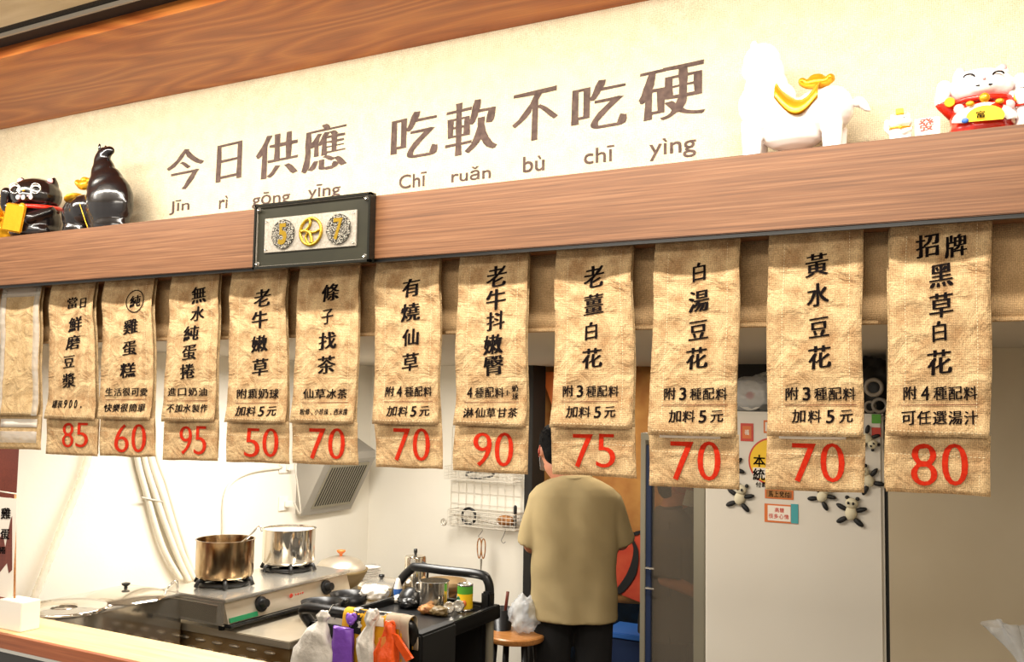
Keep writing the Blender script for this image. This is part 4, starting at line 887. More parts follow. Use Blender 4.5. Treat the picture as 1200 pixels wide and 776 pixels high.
tag(link('ladle', tube(B(), smoothpath([PZ(262, 650, 1.10), PY(287, 633, P1.y), PY(301, 619, P1.y+.02), PY(305, 617, P1.y+.02), PY(307, 623, P1.y+.02)]), .0045, 8), 'steel', None, True), 'steel ladle with hooked handle resting in the scorched pot', 'ladle')
# steamer box with two lids
bx = thing('steam_cabinet', (-3.2, 2.45, 0), 'polished steel cabinet holding two lidded food wells behind the counter', 'cabinet')
BX1 = PZ(218, 693.5, .98).x; BY1 = PZ(218, 693.5, .98).y-.02
link('body', box(B(), (BX1-.32, 2.24, .3), (BX1, BY1, .972), .002), 'mirror', bx, 'auto')
link('top_rim', box(B(), (BX1-.325, 2.235, .970), (BX1+.004, BY1+.004, .980), .002), 'steel', bx, 'auto')
for k in range(2): link('leg', box(B(), (BX1-.30, 2.26+.42*k, 0), (BX1-.26, 2.30+.42*k, .3)), 'steel', bx)
for k, (x, y, r) in enumerate(((147, 697, .155), (75, 713, .148))):
    c = PZ(x, y, .99); t = thing('pot_lid', (c.x, c.y, .98), ['domed steel lid with black knob beside the gas stove', 'flat steel lid without knob next to the white sign block'][k], 'lid', 'lids on the steel cabinet')
    if k == 0:
        link('dome', lathe(B(), [(r+.004, .001), (r, .006), (r*.9, .016), (r*.6, .028), (r*.3, .034), (0, .036)], (c.x, c.y, .98), 48), 'mirror', t, True)
        link('knob', lathe(B(), [(.008, .034), (.006, .042), (.016, .050), (.017, .056), (0, .060)], (c.x, c.y, .98), 20), 'black', t, 'auto')
    else: link('dish', lathe(B(), [(0, .010), (r*.3, .011), (r*.33, .014), (r*.6, .012), (r*.66, .016), (r*.9, .012), (r, .018), (r+.005, .014), (r+.003, .001)], (c.x, c.y, .98), 48), 'mirror', t, True)
bm = B(); tube(bm, smoothpath([PZ(193, 697, .985), PZ(197, 688, 1.0), PZ(206, 681, 1.02), PZ(208, 690, .985)]), .005, 8); tag(link('lifting_handle', bm, 'steel', None, True), 'bent steel rod handle between the domed lid and the stove', 'handle')
# wok with domed lid, plates, pans, kettle
c = PZ(396, 672, .93)
t = thing('wok', (c.x, c.y, TZ), 'olive wok with a domed steel lid and amber knob behind the stove', 'wok')
c.y += .02; c.z = 0; link('bowl', lathe(B(), [(0, 0), (.05, 0), (.10, .03), (.132, .085), (.136, .10), (.130, .10), (.09, .03), (0, .01)], (c.x, c.y, TZ), 36), 'woodbowl', t, True)
link('lid', lathe(B(), [(.126, .100), (.124, .108), (.10, .138), (.05, .158), (0, .163)], (c.x, c.y, TZ), 36), 'steelb', t, True)
link('knob', lathe(B(), [(.008, .16), (.008, .172), (.020, .182), (.022, .19), (0, .194)], (c.x, c.y, TZ), 20), 'orange', t, True)
c = PZ(432, 668, .90)
for k in range(6):
    tag(link('plate', lathe(B(), [(0, 0), (.04, 0), (.062, .008), (.064, .009), (.04, .003), (0, .003)], (c.x, c.y, TZ+.012*k), 28), 'ceramic', None, True), 'white plate in the stack behind the wok, %s' % ['at the very bottom', 'second from the bottom', 'third from the bottom', 'third from the top', 'second from the top', 'topmost'][k], 'plate', 'stacked white plates')
c = PZ(447, 683, .92)
t = thing('saucepan', (c.x, c.y, TZ), 'low grey saucepan with glass lid and black knob beside the plates', 'pan')
link('body', lathe(B(), [(0, 0), (.095, 0), (.11, .02), (.112, .06), (.108, .06), (.1, .01), (0, .008)], (c.x, c.y, TZ), 32), 'woodbowl', t, True)
link('lid', lathe(B(), [(.112, .062), (.10, .072), (.05, .084), (0, .088)], (c.x, c.y, TZ), 32), 'steel', t, True); link('knob', lathe(B(), [(.006, .087), (.014, .10), (.014, .108), (0, .11)], (c.x, c.y, TZ), 16), 'black', t, True)
c = PZ(486, 690, .88)
t = thing('coffee_pot', (c.x, c.y, TZ), 'tall polished steel pot with black knob standing behind the cart handle', 'pot')
hk = (690-655)/F*(c-EYE).dot(fw)+.035
link('body', lathe(B(), [(0, 0), (.052, 0), (.054, .01), (.052, hk), (.048, hk+.008), (0, hk+.016)], (c.x, c.y, TZ), 32), 'mirror', t, 'auto'); link('knob', lathe(B(), [(.006, hk+.014), (.009, hk+.025), (.009, hk+.04), (0, hk+.042)], (c.x, c.y, TZ), 14), 'black', t, True)
bm = B(); tube(bm, smoothpath([(c.x+.05, c.y-.01, TZ+hk*.9), (c.x+.085, c.y-.02, TZ+hk*.8), (c.x+.08, c.y-.02, TZ+hk*.4), (c.x+.05, c.y-.01, TZ+hk*.3)]), .006, 8); link('handle', bm, 'black', t, True)
c = PZ(514, 690, .88); c.x += .035
tag(link('steel_bowl', lathe(B(), [(0, 0), (.05, 0), (.09, .03), (.105, .075), (.1, .075), (.05, .01), (0, .006)], (c.x, c.y, TZ), 32), 'tabled', None, True), 'brownish steel bowl right of the tall coffee pot', 'bowl')
for k, (x, y) in enumerate(((377, 705), (410, 689))):
    c = PX(x, y, -2.665); bm = B(); lathe(bm, [(0, .004), (.06, .004), (.085, .075), (.089, .076), (.064, 0), (0, 0)], (c.x, c.y, TZ+.001), 28); cap(bm, (c.x+.05, c.y-.075, TZ+.066), (c.x+.08, c.y-.13, TZ+.075), .008, .010, 8)
    tag(link('frying_pan', bm, 'black', None, True), ['black deep pan nearest the cart below the stove knobs', 'black deep pan just below the right stove knob'][k], 'pan', 'black pans on the steel table')
c = PZ(357, 713, .86); bm = B(); ell(bm, (c.x, c.y, TZ+.022), (.022, .035, .018), None, 14); tube(bm, smoothpath([(c.x, c.y-.03, TZ+.02), (c.x-.02, c.y-.07, TZ+.012), (c.x-.04, c.y-.08, TZ+.006)]), .005, 8); tag(link('black_spoon', bm, 'black', None, True), 'black spoon lying on the steel table below the stove', 'spoon')

# wall things
XW = XL+.012
# hoses: separate strands side by side
for k, (a, b, c, d) in enumerate((((158, 520), (172, 580), (190, 640), (212, 680)), ((166, 520), (182, 580), (205, 645), (222, 682)), ((173, 520), (192, 585), (210, 640), (228, 680)), ((181, 520), (196, 570), (212, 625), (228, 672)))):
    pts = [PX(a[0]-10, 400, XW+.01+.004*k), PX(a[0], a[1], XW+.012+.004*k), PX(*b, XW+.012+.004*k), PX(*c, XW+.014+.004*k), PX(*d, XW+.016)]
    tag(link('conduit', tube(B(), smoothpath(pts), .014 if k < 3 else .009, 10), 'hose', None, True), 'white wall hose, %s of the bundle left of the stove' % ['leftmost', 'second from the left', 'third from the left', 'thin rightmost one'][k], 'hose', 'white hoses running down the wall')
bm = B(); a, b = PX(166, 583, XW+.03), PX(190, 588, XW+.03); tube(bm, [a, b], .004, 6); tag(link('cable_tie', bm, 'whitewire', None, True), 'thin tie holding the white wall hoses together', 'tie')
bm = B(); P3 = smoothpath([PX(108, 480, XW+.02), PX(102, 540, XW+.02), PX(72, 620, XW+.03), PX(38, 706, XW+.04)], 14)
tube(bm, P3, [.015+.002*(i % 2) for i in range(len(P3))], 12); tag(link('flexible_duct', bm, 'tube', None, True), 'translucent ribbed duct sloping down the wall at the far left', 'duct')
bm = B(); tube(bm, smoothpath([PX(261, 690, XW), PX(262, 620, XW), PX(263, 585, XW), PX(272, 565, XW), (PX(295, 553, XW)), PX(330, 548, XW)]), .008, 8); tag(link('gas_pipe', bm, 'hose', None, True), 'thin white pipe curving up the wall above the scorched pot', 'pipe')
for k, (x, y, w_, h_) in enumerate(((333, 547, .09, .07), (331, 590, .07, .08))):
    c = PX(x, y, XL); t = thing('wall_socket', (XL, c.y, c.z-h_/2), ['white wall socket hidden under the banner priced 50', 'white wall socket with plug left of the extractor hood'][k], 'socket', 'wall sockets')
    link('plate', box(B(), (XL+.001, c.y-w_/2, c.z-h_/2), (XL+.012, c.y+w_/2, c.z+h_/2), .003), 'white', t); link('plug', box(B(), (XL+.012, c.y+.0, c.z-.02), (XL+.04, c.y+.04, c.z+.015), .004), 'white', t)
bm = B(); c = PX(345, 590, XL+.04); tube(bm, smoothpath([c, PX(352, 602, XL+.05), PX(349, 570, XL+.05), PX(346, 545, XL+.05), PX(350, 500, XL+.04)]), .005, 8); tag(link('power_cord', bm, 'whitewire', None, True), 'white power cord rising from the socket beside the hood', 'cord')
# extractor hood
y0_, y1_ = PX(346, 602, XL).y, PX(405, 594, XL).y; zl = PX(346, 602, XL).z; FX = XL+.34; zt_ = PY(441, 529, y1_).z
hd = thing('extractor_hood', (XL+.15, (y0_+y1_)/2, zl), 'grey wedge-shaped extractor hood with slotted grille on the left wall', 'hood')
FX = PY(440, 530, y1_).x; zt_ = PY(440, 530, y1_).z
prof = [(XL+.002, y0_, zl), (XL+.04, y0_, zl-.012), (FX, y0_, zt_-.03), (FX, y0_, zt_+.01), (XL+.002, y0_, zt_+.12)]
link('body', prism(B(), prof, (0, y1_-y0_, 0)), 'grey', hd)
a = Vector((XL+.06, 0, zl+.0)); b = Vector((FX-.02, 0, zt_-.05)); d = (b-a); nrm = Vector((d.z, 0, -d.x)).normalized()
S0 = Vector((XL+.04, 0, zl-.012)); S1 = Vector((FX, 0, zt_-.03)); d = S1-S0; nrm = Vector((d.z, 0, -d.x)).normalized()
g0, g1 = y0_+.06, y1_-.04
link('filter_frame', prism(B(), [S0+d*.12+Vector((0, g0, 0)), S0+d*.92+Vector((0, g0, 0)), S0+d*.92+Vector((0, g1, 0)), S0+d*.12+Vector((0, g1, 0))], nrm*.006), 'alu', hd)
bm_ = None; ns = 15
for k in range(ns):
    yy = g0+.02+(g1-g0-.04)*k/(ns-1); w_ = .007
    link('slot', prism(B(), [S0+d*.17+Vector((0, yy-w_, 0)), S0+d*.87+Vector((0, yy-w_, 0)), S0+d*.87+Vector((0, yy+w_*.2, 0)), S0+d*.17+Vector((0, yy+w_*.2, 0))], nrm*.0075), 'slot', hd)
# wall fan
c = PX(414, 477, XL+.12); fn = thing('wall_fan', (XL+.1, c.y, c.z-.14), 'white caged wall fan half hidden between two banners above the hood', 'fan')
MR = Matrix.Rotation(PI/2, 4, 'Y') @ Matrix.Rotation(-.5, 4, 'X'); bm = B()
for r in (.14, .12, .10, .08, .06, .03): torus(bm, c+Vector((.0+.02*(1-r/.14), 0, 0)), r, .0018 if r < .14 else .005, MR, 36, 5)
for k in range(16):
    a = 2*PI*k/16; T = Matrix.Translation(c) @ MR; tube(bm, [T @ Vector((.02*math.cos(a), .02*math.sin(a), .02)), T @ Vector((.14*math.cos(a), .14*math.sin(a), 0))], .0015, 5)
link('cage', bm, 'whitewire', fn, True)
for k in range(4):
    bm = B(); ell(bm, c, (.05, .028, .004), MR @ Matrix.Rotation(k*PI/2, 4, 'Z') @ Matrix.Translation((1.0*.055, 0, 0)) if False else MR, 10)
    bmesh.ops.transform(bm, matrix=Matrix.Translation(c) @ MR @ Matrix.Rotation(k*PI/2, 4, 'Z') @ Matrix.Translation((.065, 0, -.012)) @ MR.inverted() @ Matrix.Translation(-c), verts=bm.verts); link('blade', bm, 'white', fn, True)
bm = B(); cap(bm, c+Vector((-.01, 0, 0)), c+Vector((-.09, 0, -.02)), .035, .03); tube(bm, smoothpath([c+Vector((-.08, 0, 0)), c+Vector((-.09, .03, -.12)), c+Vector((-.10, .05, -.22))]), .010, 8); link('arm', bm, 'white', fn, True)

# wire rack on back wall
YR = YB-.012
def grid(bm, x0, x1, z0, z1, y, nx, nz, r=.0016):
    for k in range(nx+1): x = x0+(x1-x0)*k/nx; tube(bm, [(x, y, z0), (x, y, z1)], r, 5)
    for k in range(nz+1): z = z0+(z1-z0)*k/nz; tube(bm, [(x0, y-.002, z), (x1, y-.002, z)], r, 5)
ga, gb = PY(530, 500, YR), PY(610, 622, YR)
rk = thing('wire_rack', ((ga.x+gb.x)/2, YR, gb.z), 'white wire grid rack with two baskets on the wall behind the cart', 'rack')
bm = B(); grid(bm, ga.x, gb.x, gb.z, ga.z, YR, 9, 9); link('grid_panel', bm, 'whitewire', rk)
def basket(x0, x1, z0, z1, dep):
    bm = B(); y0_, y1_ = YR-.01-dep, YR-.01; nx = 16
    for z in [z0+(z1-z0)*k/4 for k in range(5)]:
        tube(bm, [(x0, y0_, z), (x1, y0_, z), (x1, y1_, z), (x0, y1_, z)], .0018 if z < z1 else .0035, 5, True)
    for k in range(nx+1):
        x = x0+(x1-x0)*k/nx; tube(bm, [(x, y0_, z1), (x, y0_, z0), (x, y1_, z0), (x, y1_, z1)], .0014, 5)
    for k in range(6):
        y = y0_+(y1_-y0_)*k/6; tube(bm, [(x0, y, z1), (x0, y, z0), (x1, y, z0), (x1, y, z1)], .0014, 5)
    link('basket', bm, 'whitewire', rk)
u1, u2 = PY(522, 548, YR-.12), PY(602, 566, YR-.12); basket(u1.x, u2.x, u2.z, u1.z+.01, .12)
l1, l2 = PY(526, 597, YR-.12), PY(604, 622, YR-.12); basket(l1.x, l2.x, l2.z, l1.z, .12)
zb_ = l2.z+.004
bm = B(); torus(bm, (l1.x+.10, YR-.06, zb_+.045), .045, .008, RX90); tag(link('black_ladle', bm, 'black', None, True), 'black round scoop standing in the lower wire basket', 'scoop')
bm = B(); cap(bm, (l1.x+.02, YR-.09, zb_+.05), (l2.x-.12, YR-.10, zb_+.02), .006, .006); tag(link('spatula', bm, 'steel', None, True), 'steel spatula lying across the lower wire basket', 'spatula')
bm = B(); ell(bm, (l2.x-.10, YR-.05, zb_+.035), (.06, .035, .032)); tag(link('sponge', bm, 'pastry', None, True), 'brown scrubbing sponge in the lower wire basket', 'sponge')
bm = B(); cap(bm, (l2.x-.03, YR-.07, zb_+.01), (l2.x-.03, YR-.07, zb_+.12), .010, .010); tag(link('brush_handle', bm, 'black', None, True), 'black upright handle at the right end of the lower basket', 'brush')
bm = B(); torus(bm, ((u1.x+u2.x)/2-.03, YR-.06, u2.z+.03), .09, .006, Matrix.Diagonal((1, .5, 1, 1)) @ Matrix.Rotation(.2, 4, 'X')); tag(link('wire_strainer', bm, 'darkgrey', None, True), 'dark wire ring lying in the upper wire basket', 'strainer')
c = PY(520, 612, YR-.12); bm = B(); torus(bm, c, .018, .004, RX90); torus(bm, c+Vector((0, .01, 0)), .010, .003, RX90); tag(link('tea_strainer', bm, 'steel', None, True), 'small round steel strainer hanging off the basket left corner', 'strainer')
for k, (x, y) in enumerate(((563, 622), (590, 622))):
    c = PY(x, y, YR-.13); bm = B(); s = 1 if k else .6
    tube(bm, smoothpath([c+Vector((.01, .0, .012)), c+Vector((.012, 0, 0)), c+Vector((0, 0, -.03*s)), c+Vector((-.012, 0, -.055*s)), c+Vector((0, 0, -.07*s)), c+Vector((.014, 0, -.06*s))]), .002, 6)
    tag(link('s_hook', bm, 'wire', None, True), ['steel hook carrying the brown scissors under the wire basket', 'empty steel hook right of the hanging scissors'][k], 'hook', 'hooks under the wire basket')
c = PY(564, 645, YR-.13); m_ = (PY(564, 644.5, YR-.13)-PY(564, 645.5, YR-.13)).z
t = thing('scissors', (c.x, YR-.13, c.z-.1), 'brown-handled scissors hanging blades down below the wire basket', 'scissors')
for s in (-1, 1):
    bm = B(); n = 20; tube(bm, [c+Vector((s*.012+.013*math.cos(2*PI*i/n)*(1+.2*math.sin(2*PI*i/n)), s*.002, m_*2+.055*math.sin(2*PI*i/n))) for i in range(n)], .0035, 6, True); link('handle', bm, 'pastry', t, True)
    bm = B(); prism(bm, [c+Vector((-s*.004, s*.002, -.048)), c+Vector((s*.006, s*.002, -.048)), c+Vector((s*.001, s*.002, -.135))], (0, .002, 0)); link('blade', bm, 'steel', t)

# ================================================================== CART
CZ = .92; CX0, CX1, CY0, CY1 = -2.47, -1.98, 2.90, 3.57
cart = thing('utility_cart', (-2.35, 3.36, 0), 'black plastic utility cart with raised tube handle and crowded top tray', 'cart')
for nm, z in (('top_tray', CZ), ('lower_shelf', .40)):
    bm = B(); box(bm, (CX0, CY0, z-.05), (CX1, CY1, z-.02), .01); 
    for a, b in (((CX0, CY0), (CX1, CY0+.025)), ((CX0, CY1-.025), (CX1, CY1)), ((CX0, CY0), (CX0+.025, CY1)), ((CX1-.025, CY0), (CX1, CY1))): box(bm, (a[0], a[1], z-.05), (b[0], b[1], z+.008), .004)
    link(nm, bm, 'black', cart)
for xx in (CX0+.02, CX1-.055):
    for yy in (CY0+.01, CY1-.045): link('post', lathe(B(), [(.018, .08), (.018, CZ-.05)], (xx+.018, yy+.018, 0), 16), 'alu', cart, True); link('castor', lathe(B(), [(0, -.012), (.035, -.012), (.04, 0), (.035, .012), (0, .012)], (xx+.018, yy+.018, .04), 20, RX90), 'black', cart, 'auto')
hA, hB_ = PZ(362, 705, .93), PZ(496, 722, .93); yh = CY0-.02
bm = B(); tube(bm, smoothpath([(CX0+.01, CY0+.03, CZ-.02), (CX0-.01, yh+.01, CZ+.045), (CX0+.04, yh, .985), (-2.22, yh, .985), (CX1-.04, yh, .985), (CX1+.01, yh+.01, CZ+.045), (CX1-.01, CY0+.03, CZ-.02)], 8), .021, 12); link('near_handle', bm, 'black', cart, True)
e1, e2 = PY(492, 668, CY1), PY(566, 671, CY1); zz = (e1.z+e2.z)/2
bm = B(); xr = PY(574, 690, CY1).x; xl = PY(474, 690, CY1).x
tube(bm, smoothpath([(xl-.02, CY1-.05, CZ-.02), (xl-.015, CY1-.02, CZ+.05), (xl+.035, CY1, zz-.012), (xl+.07, CY1, zz), ((xl+xr)/2, CY1, zz), (xr-.05, CY1, zz), (xr-.01, CY1, zz-.025), (xr, CY1, zz-.08), (xr, CY1-.01, CZ-.02)], 8), .020, 12); link('far_handle', bm, 'black', cart, True)
link('bracket', box(B(), (xr-.022, CY1-.04, CZ-.25), (xr+.022, CY1+.01, CZ+.06), .008), 'black', cart, 'auto')
link('side_bin', box(B(), (xr-.17, CY1-.05, CZ-.30), (xr-.01, CY1+.0, CZ-.0), .008), 'blackm', cart, 'auto')
link('side_bin', box(B(), (CX1-.02, CY0+.02, CZ-.26), (CX1+.035, CY0+.26, CZ+.02), .008), 'blackm', cart, 'auto')
def oncart(x, y): return PZ(x, y, CZ-.018)
zc0 = CZ-.0195
c = oncart(530, 706); c.y = min(c.y, CY1-.12)
t = thing('saucepan', (c.x, c.y, zc0), 'small open steel saucepan standing on the black cart', 'pan')
link('shell', lathe(B(), [(0, 0), (.055, 0), (.062, .006), (.062, .118), (.066, .12), (.06, .12), (.059, .008), (0, .006)], (c.x, c.y, zc0), 36), 'mirror', t, 'auto')
bm = B(); tube(bm, smoothpath([(c.x-.06, c.y, zc0+.10), (c.x-.085, c.y-.01, zc0+.10), (c.x-.085, c.y-.01, zc0+.07), (c.x-.06, c.y, zc0+.065)]), .003, 6); link('handle', bm, 'steel', t, True)
c = oncart(551, 712); c.y = min(c.y, CY1-.06)
t = thing('food_can', (c.x, c.y, zc0), 'yellow and green labelled fruit can on the cart corner', 'can')
link('tin', lathe(B(), [(0, 0), (.033, 0), (.035, .003), (.033, .006), (.033, .104), (.035, .107), (.033, .11), (.031, .106), (0, .106)], (c.x, c.y, zc0), 28), 'steel', t, 'auto')
link('paper_label', lathe(B(), [(.0338, .008), (.0338, .078)], (c.x, c.y, zc0), 28), 'yellow', t, True); link('green_band', lathe(B(), [(.034, .070), (.034, .102)], (c.x, c.y, zc0), 28), 'lime', t, True)
bm = B(); ell(bm, (c.x+.012, c.y-.030, zc0+.032), (.014, .006, .015), None, 10); link('fruit_print', bm, 'orange', t, True)
bm = B(); ell(bm, (c.x-.012, c.y-.030, zc0+.045), (.012, .006, .017), None, 10); link('leaf_print', bm, 'green', t, True)
for k, (x, y) in enumerate(((529, 713), (540, 711))):
    c = oncart(x, y+6); bm = B(); lathe(bm, [(.022, -.006), (.026, 0), (.022, .006), (.012, .004), (0, .0)], (c.x, c.y-.02, zc0+.028), 24, Matrix.Rotation(1.3, 4, 'X') @ Matrix.Rotation(.25, 4, 'Y')); tag(link('jar_lid', bm, 'steel', None, 'auto'), ['round metal jar lid propped in front of the small saucepan', 'round metal jar lid leaning against the fruit can'][k], 'lid', 'jar lids on the cart')
for k, (x, y, m_, s, lb) in enumerate(((501, 719, 'pastry', .03, 'brown wrapped pastry piece near the cart edge'), (514, 721, 'woodbowl', .03, 'olive wrapped snack near the cart edge'), (478, 712, 'black', .035, 'black rounded gadget behind the near handle'), (470, 706, 'whitewire', .028, 'white crumpled wrapper between the cart gadgets'), (495, 706, 'black', .045, 'black open pouch on the middle of the cart'), (445, 700, 'bagwhite', .05, 'white folded cloth bundle behind the near handle'))):
    c = oncart(x, y); c.y = max(CY0+.08, min(c.y, CY1-.1)); tag(link(['pastry', 'snack', 'gadget', 'wrapper', 'pouch', 'cloth_bundle'][k], crumple((c.x, c.y, zc0+s*.6), (s*1.3, s, s*.65), seed=k+20), m_, None, True), lb, ['pastry', 'snack', 'gadget', 'wrapper', 'pouch', 'cloth'][k])
c = oncart(466, 702); t = thing('spray_bottle', (c.x, c.y, zc0), 'small white bottle with blue label standing on the cart', 'bottle')
link('body', lathe(B(), [(0, 0), (.018, 0), (.019, .05), (.012, .075), (.008, .09), (0, .095)], (c.x, c.y, zc0), 20), 'white', t, True); link('label_band', lathe(B(), [(.0196, .02), (.0198, .048)], (c.x, c.y, zc0), 20), 'blue', t)
c = oncart(486, 704); c.y = CY1-.12; c.x = -2.36; t = thing('black_kettle', (c.x, c.y, zc0), 'black rounded kettle on the cart below the raised handle', 'kettle'); link('body', lathe(B(), [(0, 0), (.05, 0), (.06, .03), (.045, .06), (.02, .075), (0, .08)], (c.x, c.y, zc0), 24), 'black', t, True)
# cups on lower cart shelf
for k in range(3):
    tag(link('bowl', lathe(B(), [(0, 0), (.03, 0), (.055, .05), (.052, .05), (.028, .006), (0, .005)], (-2.36+.14*k, 3.15, .381), 20), 'steelb', None, True), ['left steel bowl on the lower cart shelf', 'middle steel bowl on the lower cart shelf', 'right steel bowl on the lower cart shelf'][k], 'bowl', 'bowls on the lower shelf')
# hanging bags on the near handle
YH = yh-.030
def hpt(x, y, Y=None): return PY(x, y, Y or YH)
zh = .985
def bag(px_, poly, m, label, knot=None, seed=0, depth=.03, loopm=None, dy=0.0):
    """a plastic bag gathered at px_ and widening down: poly = rows (y, xl, xr)"""
    Y = YH-.012-dy; t = thing('plastic_bag', (hpt(px_, 760, Y).x, Y, hpt(px_, poly[-1][0], Y).z), label, 'bag')
    bm = B(); n = 22; rings = []
    rows = []
    for (ya, la, ra), (yb, lb_, rb) in zip(poly, poly[1:]):
        for k in range(5): s = k/5; rows.append((ya+(yb-ya)*s, la+(lb_-la)*s, ra+(rb-ra)*s))
    rows.append(poly[-1])
    for j, (y, l, r) in enumerate(rows):
        a = hpt(l, y, Y); b = hpt(r, y, Y); w_ = (b.x-a.x)/2; c = (a+b)/2; ring = []
        for i in range(n):
            th = 2*PI*i/n; k = 1+.16*noise.noise(Vector((math.cos(th)*2.4, math.sin(th)*2.4, j*.22+seed)))+.05*math.sin(th*7+seed+j*.3)
            ring.append(bm.verts.new(c+Vector((w_*math.cos(th)*k, min(depth, w_*.6)*math.sin(th)*k + .016*noise.noise(Vector((math.cos(th)*3.2, j*.12, seed+3))), 0))))
        rings.append(ring)
    for a, b in zip(rings, rings[1:]):
        for i in range(n): bm.faces.new((a[i], a[(i+1) % n], b[(i+1) % n], b[i]))
    bm.faces.new(rings[0][::-1]); bm.faces.new(rings[-1]); link('sack', bm, m, t, True)
    if knot:
        bm = B(); k = hpt(*knot, Y); ell(bm, k, (.018, .014, .022)); 
        tube(bm, smoothpath([k, k+Vector((.012, 0, .02)), k+Vector((.018, .005, .005)), k+Vector((.004, -.01, -.012))]), .006, 6); tube(bm, smoothpath([k, k+Vector((-.014, 0, .018)), k+Vector((-.018, .0, -.002))]), .005, 6)
        link('knot', bm, m, t, True)
    bm = B(); top = hpt(px_, poly[0][0], Y)
    tube(bm, smoothpath([top, Vector((top.x, YH-.004, zh)), Vector((top.x, yh, zh+.026)), Vector((top.x, yh+.024, zh)), Vector((top.x, yh+.01, zh-.03))]), .002, 6); link('hook', bm, 'wire', t, True)
    return t
bag(380, [(716, 376, 383), (722, 372, 386), (728, 373, 382), (738, 362, 385), (750, 353, 387), (762, 345, 388), (800, 339, 389)], 'bagwhite', 'white plastic bag hanging leftmost on the cart handle', seed=1, dy=.01)
bag(411, [(735, 391, 411), (737, 390, 413), (760, 390, 415), (800, 392, 417)], 'bagpurple', 'purple plastic bag hanging from the cart handle', knot=(411, 726), seed=2, depth=.015)
bag(436, [(716, 431, 442), (727, 428, 441), (734, 430, 438), (750, 418, 437), (760, 420, 440), (800, 424, 442)], 'bagwhite', 'white plastic bag hanging between the purple and orange bags', knot=(437, 721), seed=3, dy=.012)
bag(458, [(732, 452, 462), (745, 450, 464), (765, 440, 465), (800, 438, 468)], 'bagorange', 'bright orange plastic bag knotted on the cart handle', knot=(456, 735), seed=4, dy=.012)
t = thing('plastic_bag', (hpt(474, 765).x, YH-.03, .7), 'second orange bag with flared corner hanging rightmost on the cart', 'bag')
link('sack', prism(B(), [hpt(459, 742, YH-.035), hpt(465, 745, YH-.035), hpt(483, 772, YH-.035), hpt(476, 776, YH-.035), hpt(464, 757, YH-.035)], (0, .012, 0)), 'bagorange', t)
link('strap', prism(B(), [hpt(443, 748, YH-.04), hpt(452, 746, YH-.04), hpt(456, 790, YH-.04), hpt(447, 790, YH-.04)], (0, .004, 0)), 'bagpeach', t)
# patterned cloth draped over the handle
def drape(xa, xb, ybot, m, label, cat_='cloth', r=.027, name='towel', grp=None, off=0.0, yb2=None):
    a = hpt(xa, 712, YH).x; b = hpt(xb, 712, YH).x; zlow = hpt((xa+xb)/2, ybot, YH).z
    def f(u, v):
        x = a+(b-a)*u; L1 = zh-zlow; arc = PI*r; tot = L1+arc+.10; s = v*tot
        if s < L1: z = zlow+s; y = yh-r
        elif s < L1+arc: t_ = (s-L1)/r; y = yh-r*math.cos(t_); z = zh+r*math.sin(t_)
        else: y = yh+r; z = zh-(s-L1-arc)
        return Vector((x+.003*math.sin(z*40+xa), y-off*(1 if y < yh else -1)+.003*math.sin(x*90+z*12), z+off*(1 if L1 < s < L1+arc else 0)))
    return f, sheet(B(), f, 10, 36, .0015)
f, bm = drape(401, 474, 800, 'ycloth', '')
tw = thing('towel', (hpt(437, 760).x, yh, .68), 'yellow towel with black and white pattern draped over the cart handle', 'towel')
link('cloth', bm, 'ycloth', tw, True)
def patch(ua, ub, va_, vb_, m, name, n=6, wob=.04):
    def g(u, v):
        uu = ua+(ub-ua)*u+wob*math.sin(v*7+ua*20)*.5; vv = va_+(vb_-va_)*v; q_ = f(uu, vv); q2 = f(uu, min(1, vv+.01)); nrm_ = (q2-q_).cross(Vector((1, 0, 0))).normalized(); return q_-nrm_*.0032
    link(name, sheet(B(), g, 4, n), m, tw, True)
for ua, ub, va_, vb_, m, nm in ((.14, .34, .40, .82, 'bcloth', 'black_shape'), (.16, .24, .60, .68, 'wcloth', 'white_dot'), (.27, .33, .46, .52, 'wcloth', 'white_dot'), (.48, .68, .50, .86, 'wcloth', 'white_patch'), (.70, .92, .5, .70, 'tancloth', 'tan_patch'),
                                (.49, .66, .80, .83, 'bcloth', 'black_stripe'), (.49, .66, .735, .765, 'bcloth', 'black_stripe'), (.49, .66, .67, .70, 'bcloth', 'black_stripe'), (.49, .66, .60, .63, 'bcloth', 'black_stripe')): patch(ua, ub, va_, vb_, m, nm)
f2, bm = drape(468, 480, 780, 'tancloth', '', off=.002)
tag(link('towel', bm, 'tancloth', None, True), 'narrow tan towel hanging at the right end of the cart handle', 'towel')
c = hpt(391, 718, yh+.06); tag(link('cloth_roll', lathe(B(), [(0, 0), (.032, 0), (.035, .01), (.033, .03), (.036, .05), (.033, .075), (0, .08)], (c.x, yh+.07, CZ-.019), 20), 'bagwhite', None, True), 'cream cup stack standing behind the left end of the handle', 'cup')

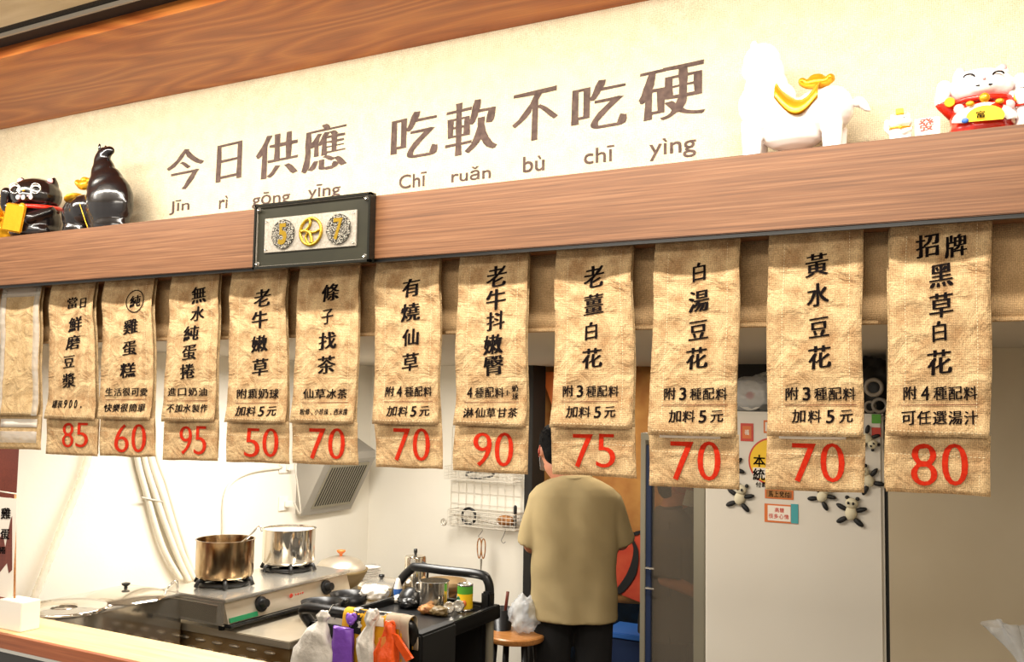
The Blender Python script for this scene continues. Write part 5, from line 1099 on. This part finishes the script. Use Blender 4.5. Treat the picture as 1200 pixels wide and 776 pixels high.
# ================================================================== STOOL etc
c = PZ(604, 742, .70); t = thing('stool', (c.x, c.y, 0), 'round wooden stool with black legs beside the man', 'stool')
sr = .138; link('seat', lathe(B(), [(0, -.03), (sr-.006, -.03), (sr, -.022), (sr, -.006), (sr-.006, 0), (0, 0)], (c.x, c.y, .70), 40), 'stool', t, 'auto')
for k in range(4):
    a = k*PI/2+.9; link('leg', tube(B(), [(c.x+math.cos(a)*.105, c.y+math.sin(a)*.105, .67), (c.x+math.cos(a)*.16, c.y+math.sin(a)*.16, 0)], .016, 10), 'black', t, True)
link('foot_ring', torus(B(), (c.x, c.y, .25), .138, .008), 'black', t, True)
sc0 = c
c = PZ(588, 737, .702); t = thing('black_tray', (c.x, c.y, .70), 'small black tub with a brown-handled tool on the stool', 'tub')
link('tub', lathe(B(), [(0, 0), (.045, 0), (.058, .10), (.055, .10), (.042, .006), (0, .005)], (c.x, c.y, .70), 20), 'black', t, True)
link('tool_handle', tube(B(), [(c.x+.01, c.y, .72), (c.x+.025, c.y, .84), (c.x+.03, c.y, .88)], .008, 8), 'darkwood', t, True)
c = PZ(614, 742, .702); tag(link('plastic_bag', crumple((c.x+.0, c.y-.0, .785), (.066, .055, .085), seed=12, amp=.3), 'bagclear', None, True), 'clear crumpled plastic bag on the wooden stool', 'bag')
# bag bottom right on a kitchen table
tk = thing('prep_table', (0.1, 3.15, 0), 'steel prep table standing before the beige panel at right', 'table')
link('tabletop', box(B(), (-.25, 2.85, .86), (.9, 3.45, .89), .003), 'steelb', tk)
for a in (-.22, .84):
    for b in (2.88, 3.39): link('leg', box(B(), (a, b, 0), (a+.03, b+.03, .86)), 'steel', tk)
c = PY(1196, 775, 3.05)
t = thing('plastic_bag', (c.x, 3.05, .89), 'clear plastic bag with flared top at the bottom right corner', 'bag')
link('sack', crumple((c.x+.03, 3.05, .89+.085), (.15, .12, .10), seed=31, amp=.35), 'bagclear', t, True)
bm = B(); q0 = PY(1190, 738, 3.02)
def gt(u, v):
    a = u*2*PI; r = .010+.045*max(0, v-.45)**1.2*1.6+.02*max(0, .3-v); r *= 1+.45*math.sin(a*5+v*4)*max(.2, v)
    base = Vector((c.x+.02, 3.03, 1.03)).lerp(q0+Vector((-.005, 0, .012)), v); return base+Vector((r*math.cos(a)*1.3, r*math.sin(a)*.8, .010*math.sin(a*3)*v))
sheet(bm, gt, 40, 14)
link('gathered_top', bm, 'bagclear', t, True)
# ================================================================== SIGN STAND on counter
a, b = PY(-3, 738, 2.03), PY(24, 735, 2.03)
st = thing('sign_stand', ((a.x+b.x)/2, 2.08, zc_), 'white block with a wooden dowel holding a vertical paper sign on the counter', 'sign stand')
bx0, bx1 = a.x, b.x; bz = PY(10, 704, 2.03).z
link('block', box(B(), (bx0, 2.03, zc_+.0005), (bx1, 2.10, bz), .002), 'white', st)
d = PY(16, 700, 2.06); e2 = PY(16.5, 579, 2.06)
link('dowel', tube(B(), [(d.x, 2.065, bz-.03), (e2.x, 2.065, e2.z)], .0035, 8), 'stool', st, True)
link('crossbar', tube(B(), [(e2.x+.006, 2.065, e2.z), (PY(-6, 578, 2.06).x, 2.065, e2.z+.004)], .0025, 8), 'hose', st, True)
pa, pb_ = PY(-6, 582, 2.06), PY(14.5, 700, 2.06)
link('paper_panel', box(B(), (pa.x, 2.058, PY(5, 700, 2.06).z), (pb_.x, 2.0595, pa.z)), 'paper', st)
bm = B(); P_ = lambda x, y: PY(x, y, 2.057)
link('red_band', prism(B(), [P_(-6, 640), P_(3, 625), P_(6, 642), P_(12, 610), P_(14, 605), P_(14, 668), P_(10, 672), P_(8, 660), P_(-6, 678)], (0, .0012, 0)), 'darkwood', st)
surf = lambda X, Z: Vector((X, 2.0562, Z))
for ch, x, y, s in (('雞', 7, 602, 14), ('蛋', 6, 626, 13), ('捲', 3, 645, 9)): putpx(bm, ch, (x-s*.42, x+s*.42, y-s/2, y+s/2), 2.057, surf, a=.03, b=.01, slant=.1)
link('lettering', bm, 'ink', st)

bpy.data.objects.remove(fo)
